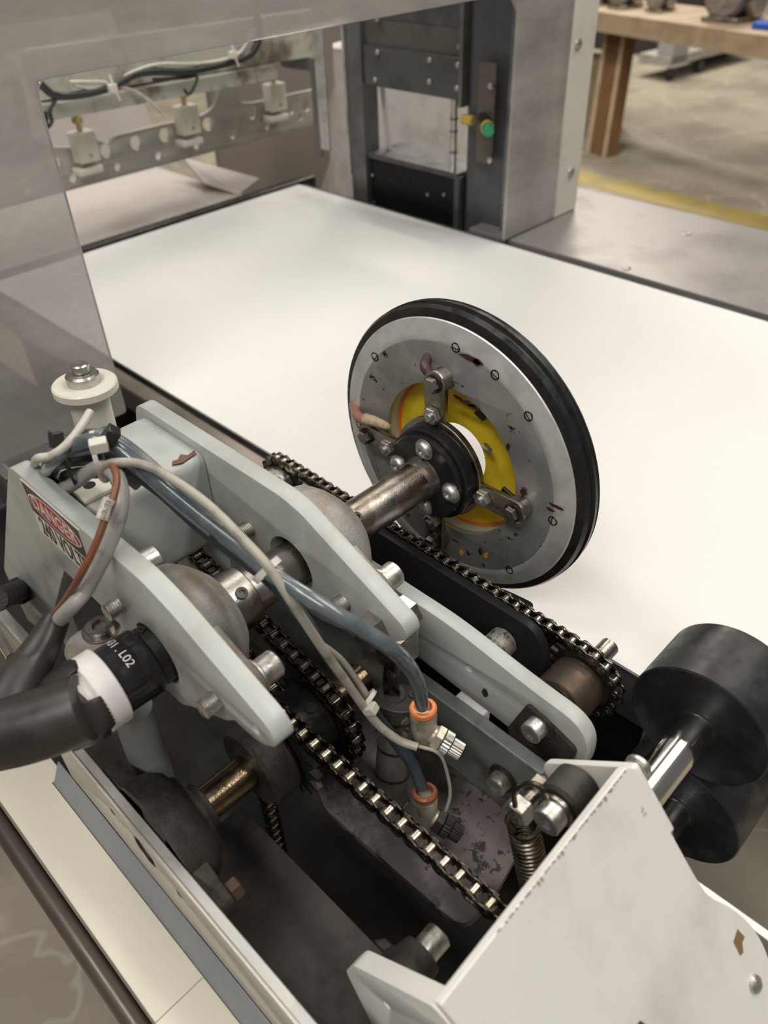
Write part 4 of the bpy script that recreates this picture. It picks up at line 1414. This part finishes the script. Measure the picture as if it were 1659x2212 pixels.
for y, z, r_ in hl[:2]:
    part('recessed_screw', MB().cap(V((-.3428, y, z)), V((-1, 0, 0)), .0030, .0018), castiron, rail)
part('hole_shade', MB().ring((-.3430, hl[2][0], hl[2][1]), (-.3442, hl[2][0], hl[2][1]), .0124, .0105, 32), castiron, rail)
dk = thing('cream_deck', 'long cream painted cover deck along the near side', 'deck', (-.37, 0, .84))
o_ = [V((-.3935, -.5, 0)), V((-.3554, -.5, 0)), V((-.3554, .1085, 0)), V((-.3450, .110, 0)), V((-.3450, .32, 0)), V((-.3915, .32, 0))]
part('deck_panel', MB().plate([(q.x, q.y) for q in o_], [], 'z', .838, .850, bev=.0012), cream, dk)
part('seam', MB().box((-.392, -.0985, .8495), (-.3552, -.0978, .8502)), mat('seam_brown', (.35, .32, .25), .6), dk, smooth=False)
solo('slate_channel', MB().ngon([V((-.3552, -.5, .8500)), V((-.3446, -.5, .8722)), V((-.3446, -.5, .838)), V((-.3552, -.5, .838))], (0, .6075, 0)), slate, 'slate grey channel strip between cream deck and aluminium rail', 'channel', bevel=.002)
solo('brown_edge_tube', MB().tube([V((-.4015, -.5, .834)), V((-.4005, .32, .834))], .0075, smooth=0, seg=20), bar_m, 'dull brown tube edging the outer side of the cream deck', 'tube')
legs = MB().box((-.36, -.5, .001), (-.345, .32, .828))
solo('lower_side_panel', legs, darkgrey, 'dark side panel standing under the cream deck', 'panel', smooth=False)
ul = thing('upper_side_rail', 'white-edged side rail at the far left beside the rubber boot', 'rail', (-.33, .1, .9))
uz = .93
pp = [W(-60, 1232, 'z', uz), W(62, 1368, 'z', uz), W(100, 1412, 'z', uz), W(80, 1432, 'z', uz), W(-60, 1268, 'z', uz)]
part('rail_body', MB().ngon(pp, (0, 0, -.07)), alu_rail, ul, bevel=.001)
solo('bright_rod', MB().cyl(W(-30, 1330, 'z', .915), W(26, 1420, 'z', .915), .0045), chrome, 'thin bright rod at the far left edge', 'rod')
kb = W(10, 1290, 'x', -.305)
kn = thing('black_knob_bolt', 'dark cylindrical bolt head on the near plate at the far left', 'bolt', kb)
part('head', MB().cyl(W(-8, 1296, 'x', -.322), W(50, 1272, 'x', -.2835), .0095, ch=.001), castiron, kn)
part('washer', MB().cyl(W(38, 1278, 'x', -.2895), W(50, 1272, 'x', -.2835), .0125), castiron, kn)

# ================================================================== lower shaft with sprockets and near chains
LY, LZ = -.042, .922
ls = thing('lower_shaft', 'greasy bronze coloured lower shaft in the dark trough', 'shaft', (-.27, LY, LZ))
part('shaft_body', MB().cyl((-.315, LY, LZ), (-.150, LY, LZ), .0125, seg=40, ch=.0008), mat('greasy_shaft', (.26, .20, .13), .24, metal=1, col2=(.10, .07, .045), amt=.8, scale=26, lo=.42, hi=.6, bump=.3), ls)
part('collar', MB().ring((-.3085, LY, LZ), (-.2985, LY, LZ), .0175, .0126, 40, ch=.001), castiron, ls)
part('near_hub', MB().cyl((-.262, LY, LZ), (-.238, LY, LZ), .0315, ch=.003, seg=56), castiron, ls, label='rough black hub of the near sprocket')
part('far_hub', MB().cyl((-.222, LY, LZ), (-.200, LY, LZ), .0290, ch=.0012, seg=56), black_oily, ls)
part('set_screw', MB().cap(V((-.209, LY - .010, LZ + .0270)), V((0, -.35, .93)), .0042, .0014), castiron, ls)
sprocket(ls, -.232, (LY, LZ), .0395, 18, .006)
sprocket(ls, -.196, (LY, LZ), .0395, 18, .006)
blk = thing('pillow_bearing', 'black cast iron bearing block inside the trough on the near wall', 'bearing', (-.325, LY, .88))
part('cast_body', MB().lathe((-.3355, LY, LZ), (1, 0, 0), [(0, .0430), (.012, .0430), (.018, .041), (.024, .036), (.026, .030), (.029, .029), (.030, .018)], 48), castiron, blk)
for s_, aa in ((1, 8), (-1, 190)):
    a = math.radians(aa)
    e = V((0, math.cos(a), math.sin(a))) * .056
    dd = e.normalized()
    nn = V((0, -dd.z, dd.y))
    o_ = []
    for j in range(11):
        b = PI / 2 - PI * j / 10
        q = e + (dd * math.cos(b) + nn * math.sin(b)) * .012
        o_.append((q.y + LY, q.z + LZ))
    o_ += [(-nn.y * .034 + dd.y * .01 + LY, -nn.z * .034 + dd.z * .01 + LZ), (nn.y * .034 + dd.y * .01 + LY, nn.z * .034 + dd.z * .01 + LZ)]
    part('mounting_ear', MB().plate(o_, [], 'x', -.3355, -.323, bev=.002), castiron, blk)
    p = V((-.323, LY + e.y, LZ + e.z))
    if aa == 190:
        part('hex_bolt', MB().hexa(p, p + V((.009, 0, 0)), .0075, .001), mat('reddish_bolt', (.10, .055, .042), .5, metal=.4), blk)

P = [V((-.47, .949)), V((-.25, .955))]
for i in range(25):
    a = math.radians(86 - 0 + (180 - 86) * i / 24)
    P.append(V((LY + .0395 * math.cos(a), LZ + .0395 * math.sin(a))))
P.append(V((LY + .0395 * -1, .64)))
# mirrored so that the strand leaves upstream of the shaft
P2 = [V((-.47, .949)), V((-.25, .955))]
for i in range(25):
    a = math.radians(94 - 94 * i / 24)
    P2.append(V((LY + .0395 * math.cos(a), LZ + .0395 * math.sin(a))))
P2.append(V((LY + .0395, .63)))
chain('heavy oily roller chain running down the middle of the trough', -.232, P2, .0114, .0053, 'roller chains')
P = race((.155, .985), .03, (LY, LZ), .0395)
chain('oily roller chain wrapped on the second sprocket behind the near bearing', -.196, P, .0114, .0053, 'roller chains')
us = thing('upstream_sprocket', 'dark sprocket under the cross tube', 'sprocket', (-.196, .155, .985))
sprocket(us, -.196, (.155, .985), .03, 14, .006)
part('stub_shaft', MB().cyl((-.23, .155, .985), (-.1725, .155, .985), .012), black_oily, us)

# ================================================================== air cylinder with fittings
ac = thing('air_cylinder', 'dark upright air cylinder with a greasy rod under the second plate', 'air cylinder', (-.165, -.088, .86))
cx, cy = -.163, -.088
c0 = W(842, 1722, 'z', .8605)
c1 = W(862, 1505, 'z', .945)
c0 = V((c0.x, c0.y, .8605))
ax_ = (c1 - c0)
part('cylinder_body', MB().cyl(c0, c1 - ax_ * .02, .0128, seg=40), cyl_m, ac)
for k in (.25, .52, .80):
    part('band', MB().ring(c0 + ax_ * k, c0 + ax_ * (k + .025), .0131, .012, 40), black_oily, ac)
part('head_flange', MB().cyl(c1 - ax_ * .06, c1, .0185, ch=.0008, seg=40), blackplate, ac)
for px, py in ((893, 1500), (848, 1540)):
    q = W(px, py, 'z', c1.z)
    part('threaded_hole', MB().ring(q, q + V((0, 0, .0006)), .0030, .0018, 16), castiron, ac)
r1 = W(845, 1425, 'z', .985)
part('gland', MB().ring(c1 + V((-.003, .004, 0)), c1 + V((-.003, .004, .003)), .0095, .006, 28), castiron, ac)
part('piston_rod', MB().cyl(W(845, 1490, 'z', c1.z), W(843, 1420, 'z', .975), .0062, seg=24), mat('greasy_rod', (.20, .18, .15), .3, metal=1, col2=(.06, .05, .04), amt=.8, scale=90, bump=.3), ac)
part('clevis_block', MB().obox(W(858, 1395, 'z', .992), V((1, 0, 0)), V((0, 1, 0)), V((0, 0, 1)), .012, .010, .014), steel, ac, bevel=.002)


def fitting(px, py, z, sc_, lab, dark=False):
    """push-in elbow with orange collet on top and a knurled flow knob"""
    c = W(px, py, 'z', z)
    t = thing('flow_fitting', lab, 'fitting', c + V((0, 0, -.035)), 'push-in air fittings on the cylinder')
    down = (W(px + 4, py + 92, 'z', z - .042) - c).normalized()
    part('orange_collet', MB().ring(c - down * .002 * sc_, c + down * .0035 * sc_, .0092 * sc_, .0062 * sc_, 36, ch=.0012), orange if not dark else mat('dull_orange', (.24, .07, .03), .4, col2=(.14, .045, .02), amt=.7, scale=90), t, label='orange release collet')  # lower collet gets a duller, darker orange than the upper
    part('fitting_body', MB().lathe(c + down * .0035 * sc_, down, [(0, .0088 * sc_), (.002 * sc_, .0092 * sc_), (.016 * sc_, .0088 * sc_), (.024 * sc_, .0075 * sc_), (.030 * sc_, .0055 * sc_)], 32), fitting_m, t)
    kd = V((.35, -1, -.42)).normalized()
    k0 = c + down * .020 * sc_
    part('side_arm', MB().cyl(k0 - kd * .004 * sc_, k0 + kd * .010 * sc_, .0068 * sc_, seg=24), fitting_m, t)
    part('hex_collar', MB().hexa(k0 + kd * .008 * sc_, k0 + kd * .014 * sc_, .0092 * sc_, .0008), fitting_m if not dark else castiron, t)

    def knurl(a, L, r):
        n = 22
        vs = []
        fs = []
        u, v, d = basis(kd)
        for tt in (0, L):
            for i in range(n * 2):
                an = PI * i / n
                rr_ = r * (1 if i % 2 else .91)
                vs.append(a + d * tt + (u * math.cos(an) + v * math.sin(an)) * rr_)
        m_ = n * 2
        for i in range(m_):
            k = (i + 1) % m_
            fs.append((i, k, m_ + k, m_ + i))
        fs.append(list(range(m_ - 1, -1, -1)))
        fs.append(list(range(m_, 2 * m_)))
        return MB().add(vs, fs)
    part('knurled_ring', knurl(k0 + kd * .0145 * sc_, .0055 * sc_, .0085 * sc_), zinc if not dark else castiron, t, smooth=False)
    part('knob', knurl(k0 + kd * .021 * sc_, .008 * sc_, .0064 * sc_), bright if not dark else castiron, t, smooth=False)
    p0 = k0 + V((.004, .012, 0)) * sc_
    part('wire_clip', MB().tube([c + down * .012 * sc_ + V((-.006, .010, 0)) * sc_, c + down * .018 * sc_ + V((-.010, .012, 0)) * sc_, c + down * .026 * sc_ + V((-.006, .010, 0)) * sc_], .0012 * sc_, seg=8), steel, t)
    return t


fitting(914, 1530, .975, 1.0, 'upper flow fitting with a bright orange collet and silver knob')
fitting(917, 1712, .905, 1.0, 'lower flow fitting with a dull orange collet and dark knob', True)
solo('thin_wire', MB().tube(TP([(905, 1612, .955), (950, 1630, .945), (968, 1680, .92), (972, 1720, .90), (962, 1755, .885)]), .0012, seg=8), beige_cable, 'thin wire looping between the two flow fittings', 'wire')
solo('white_guide_block', MB().box(W(1000, 1520, 'z', .90) - V((.012, .02, .012)), W(1000, 1520, 'z', .90) + V((.010, .008, .004))), white_pl, 'small white block glimpsed in the slot under the long arm', 'block', bevel=.002)

# ================================================================== folded guard at the lower right
gA = V((-.15, -.2585, 1.0290))
gd_ = V((0, -.0472, -.0545)).normalized()
gn = V((1, 0, 0)).cross(gd_).normalized()
if gn.z < 0:
    gn = -gn
TH = .0055


def G(px, py):
    return WP(px, py, gA, gn)


fg = thing('folded_guard', 'large scuffed pale grey folded sheet guard in the lower right corner', 'guard', (-.22, -.3, .95))
og = [G(950, 2172), G(1352, 1656), G(1374, 1660), G(1500, 1890), G(1528, 1935), G(1585, 1962), G(1630, 2005), G(1659, 2060), G(1720, 2300), G(1120, 2380)]
part('sloping_face', MB().ngon(fillet(og, [.001, .003, .002, .006, .008, .01, .02, .01, 0, 0]), -gn * TH), guard_paint, fg, bevel=.0006)
# short leg folded down behind, plane x = -.15
l0 = gA + V((0, 0, 0))
back = V((0, .0473, -.0455)).normalized()
q0, q1 = W(1372, 1653, 'x', -.1480), W(1168, 1643, 'x', -.1480)
ll = [q0, q1, q1 + gd_ * .045, q0 + gd_ * .045]
ll = [V((p.y, p.z, 0)) for p in ll]
part('end_leg', MB().plate([(q.x, q.y) for q in fillet(ll, [.003, .010, .004, .002])], [], 'x', -.1502, -.1452, bev=.0008), guard_paint, fg)
# leg bolt hardware fixed to the inner side
kx = -.1505
q = W(1372, 1665, 'x', -.146)
part('pivot_head', MB().cyl(q + V((.001, 0, 0)), q + V((.006, 0, 0)), .0075, ch=.0015), zinc, fg)
q = G(1630, 2125)
part('rivet', MB().lathe(q, gn, [(0, .0052), (.0015, .0048), (.0028, .003), (.0032, .001)], 20), zinc, fg)
q = G(1598, 2033)
part('paint_chip', MB().ngon([q + V((1, 0, 0)) * a_ * .0045 + gd_ * b_ * .006 + gn * .0001 for a_, b_ in ((-1, -.6), (.6, -1), (1, .2), (.2, .3), (-.4, 1), (-1.1, .9))], gn * .0002), mat('bare_brown', (.22, .13, .06), .7), fg)
# chipped edge
ce = MB()
rd2 = random.Random(9)
e0_, e1_ = G(1352, 1662), G(1075, 2010)
for i in range(34):
    f_ = i / 34 + rd2.random() * .02
    p = e0_.lerp(e1_, f_)
    wv = .0010 + .0024 * rd2.random() * (1 if .12 < f_ < .75 else .4)
    ln_ = .0014 + .002 * rd2.random()
    ce.ngon([p + gn * .0001, p + V((-ln_, 0, 0)) + gn * .0001, p + V((-ln_ * .4, 0, 0)) + gd_ * wv + gn * .0001, p + V((ln_ * .3, 0, 0)) + gd_ * wv * .6 + gn * .0001], gn * .0001)
part('edge_chipping', ce, mat('chip_brown', (.36, .29, .25), .7), fg, smooth=False)['kind'] = 'stuff'

# bolts, cam roller and spring inside the fold
cr = thing('cam_roller', 'dark cam roller with a socket screw inside the folded guard', 'roller', W(1235, 1700, 'x', -.165))
q = W(1255, 1690, 'x', -.152)
part('roller_body', MB().cyl(q + V((0, 0, 0)), q + V((-.022, 0, 0)), .0150, ch=.002, seg=40), castiron, cr)
part('screw_neck', MB().cyl(q + V((-.022, 0, 0)), q + V((-.026, 0, 0)), .0105, ch=.0006), steel, cr)
part('screw_head', MB().cap(q + V((-.026, 0, 0)), V((-1, 0, 0)), .0088, .010), zinc, cr)
sh = thing('spring_anchor', 'hex bolt with the spring hook looped over it', 'bolt', W(1150, 1700, 'x', -.17))
q = W(1178, 1690, 'x', -.152)
part('anchor_stem', MB().cyl(q, q + V((-.026, 0, 0)), .0052), steel, sh)
part('nut', MB().hexa(q + V((-.002, 0, 0)), q + V((-.012, 0, 0)), .0095, .001), nickel, sh)
part('bolt_head', MB().hexa(q + V((-.021, 0, 0)), q + V((-.032, 0, 0)), .0092, .001), zinc, sh)
spg = thing('tension_spring', 'coiled steel tension spring hanging into the dark trough', 'spring', W(1150, 1900, 'x', -.17))
s0, s1 = W(1130, 1775, 'x', -.178), W(1165, 1960, 'x', -.178)
s1 = s0 + (s1 - s0).normalized() * .075
dd = (s1 - s0).normalized()
u, v, _ = basis(dd)
hx = []
turns = 20
for i in range(turns * 14 + 1):
    a = 2 * PI * i / 14
    hx.append(s0 + dd * (.0735 * i / (turns * 14)) + (u * math.cos(a) + v * math.sin(a)) * .0092)
part('coil', MB().tube(hx, .0014, seg=8, smooth=0), spring_m, spg)
hk = [s0 + u * .0092, s0 - dd * .008 + u * .009 + v * .004, W(1112, 1745, 'x', -.182), W(1112, 1712, 'x', -.182), W(1140, 1692, 'x', -.180), W(1172, 1702, 'x', -.178), W(1184, 1728, 'x', -.177), W(1172, 1742, 'x', -.176)]
part('hook', MB().tube(hk, .0017, seg=10), spring_m, spg)
hk2 = [s0 + v * .0092 + dd * .002, s0 - dd * .004 - u * .004 + v * .006, s0 - dd * .012 - u * .002, s0 - dd * .010 + u * .006]
part('end_loop', MB().tube(hk2, .0015, seg=8), spring_m, spg)

# bottom bracket with roller, lower middle edge
bk = thing('pointed_bracket', 'pale pointed bracket plate at the bottom edge of the picture', 'bracket', (-.302, -.22, .84))
pl_ = [W(746, 2098, 'x', -.300), W(762, 2085, 'x', -.300), W(935, 2175, 'x', -.300), W(1010, 2260, 'x', -.300), W(830, 2270, 'x', -.300)]
part('bracket_plate', MB().plate([(q.x, q.y) for q in fillet([V((p.y, p.z, 0)) for p in pl_], .004)], [W(835, 2172, 'x', -.3).yz[:] + (.0028,)], 'x', -.300, -.288, bev=.0008), guard_paint, bk)
q = W(868, 2112, 'x', -.280)
part('roller_boss', MB().lathe(q + V((-.008, 0, 0)), (1, 0, 0), [(0, .0170), (.012, .0170), (.018, .0145), (.026, .013), (.026, 0)], 36), castiron, bk)
part('screw_head', MB().cyl(q + V((.018, 0, 0)), q + V((.034, 0, 0)), .0088, ch=.001), zinc, bk)

# ================================================================== rubber nip rollers
RXX, RY, RZ = -.041, -.2560, .9490
for nm_, z_, y_, lab, sx_ in (('upper', .9495, -.2560, 'upper black rubber roller with a chrome shaft at the right edge', -.125), ('lower', .8515, -.2615, 'lower black rubber roller directly under the first', -.082)):
    t = thing('rubber_roller', lab, 'roller', (RXX, y_, z_ - .049), 'black rubber nip rollers')
    R_ = .0487
    P = [(0, .0145)]
    n = 26
    for i in range(n):
        r0 = .0150 + (R_ - .0162) * i / n
        r1 = .0150 + (R_ - .0162) * (i + .72) / n
        P += [(.0003, r0), (.0, r0 + .0002), (.0, r1), (.0003, r1 + .0001)]
    P += [(.0, R_ - .0012), (.0010, R_), (.054, R_), (.055, R_ - .001), (.055, .0145)]
    part('rubber_body', MB().lathe((RXX, y_, z_), (1, 0, 0), P, 96), roller_rub, t)
    part('shaft', MB().cyl((sx_, y_, z_), (RXX + .08, y_, z_), .0128, seg=48, ch=.0008), chrome, t, label='polished chrome shaft')
    if nm_ == 'upper':
        part('keyway', MB().obox((RXX - .018, y_ - .0085, z_ + .0092), V((1, 0, 0)), V((0, .68, .73)), V((0, -.73, .68)), .006, .003, .0006), black_oily, t, bevel=.0005, label='dark keyway slot')
    rb = random.Random(4)

# right hand lower frame strip and pan
rs = thing('frame_side_strip', 'pale frame strip running off the lower right corner', 'frame strip', (-.12, -.4, .86))
a0, a1 = W(1535, 1920, 'x', -.115), W(1659, 2008, 'x', -.115)
dv = (a1 - a0).normalized()
part('strip_body', MB().ngon([a0 - dv * .01, a1 + dv * .08, a1 + dv * .08 + V((0, 0, -.10)), a0 - dv * .01 + V((0, 0, -.10))], (-.006, 0, 0)), alu_rail, rs, bevel=.0008)
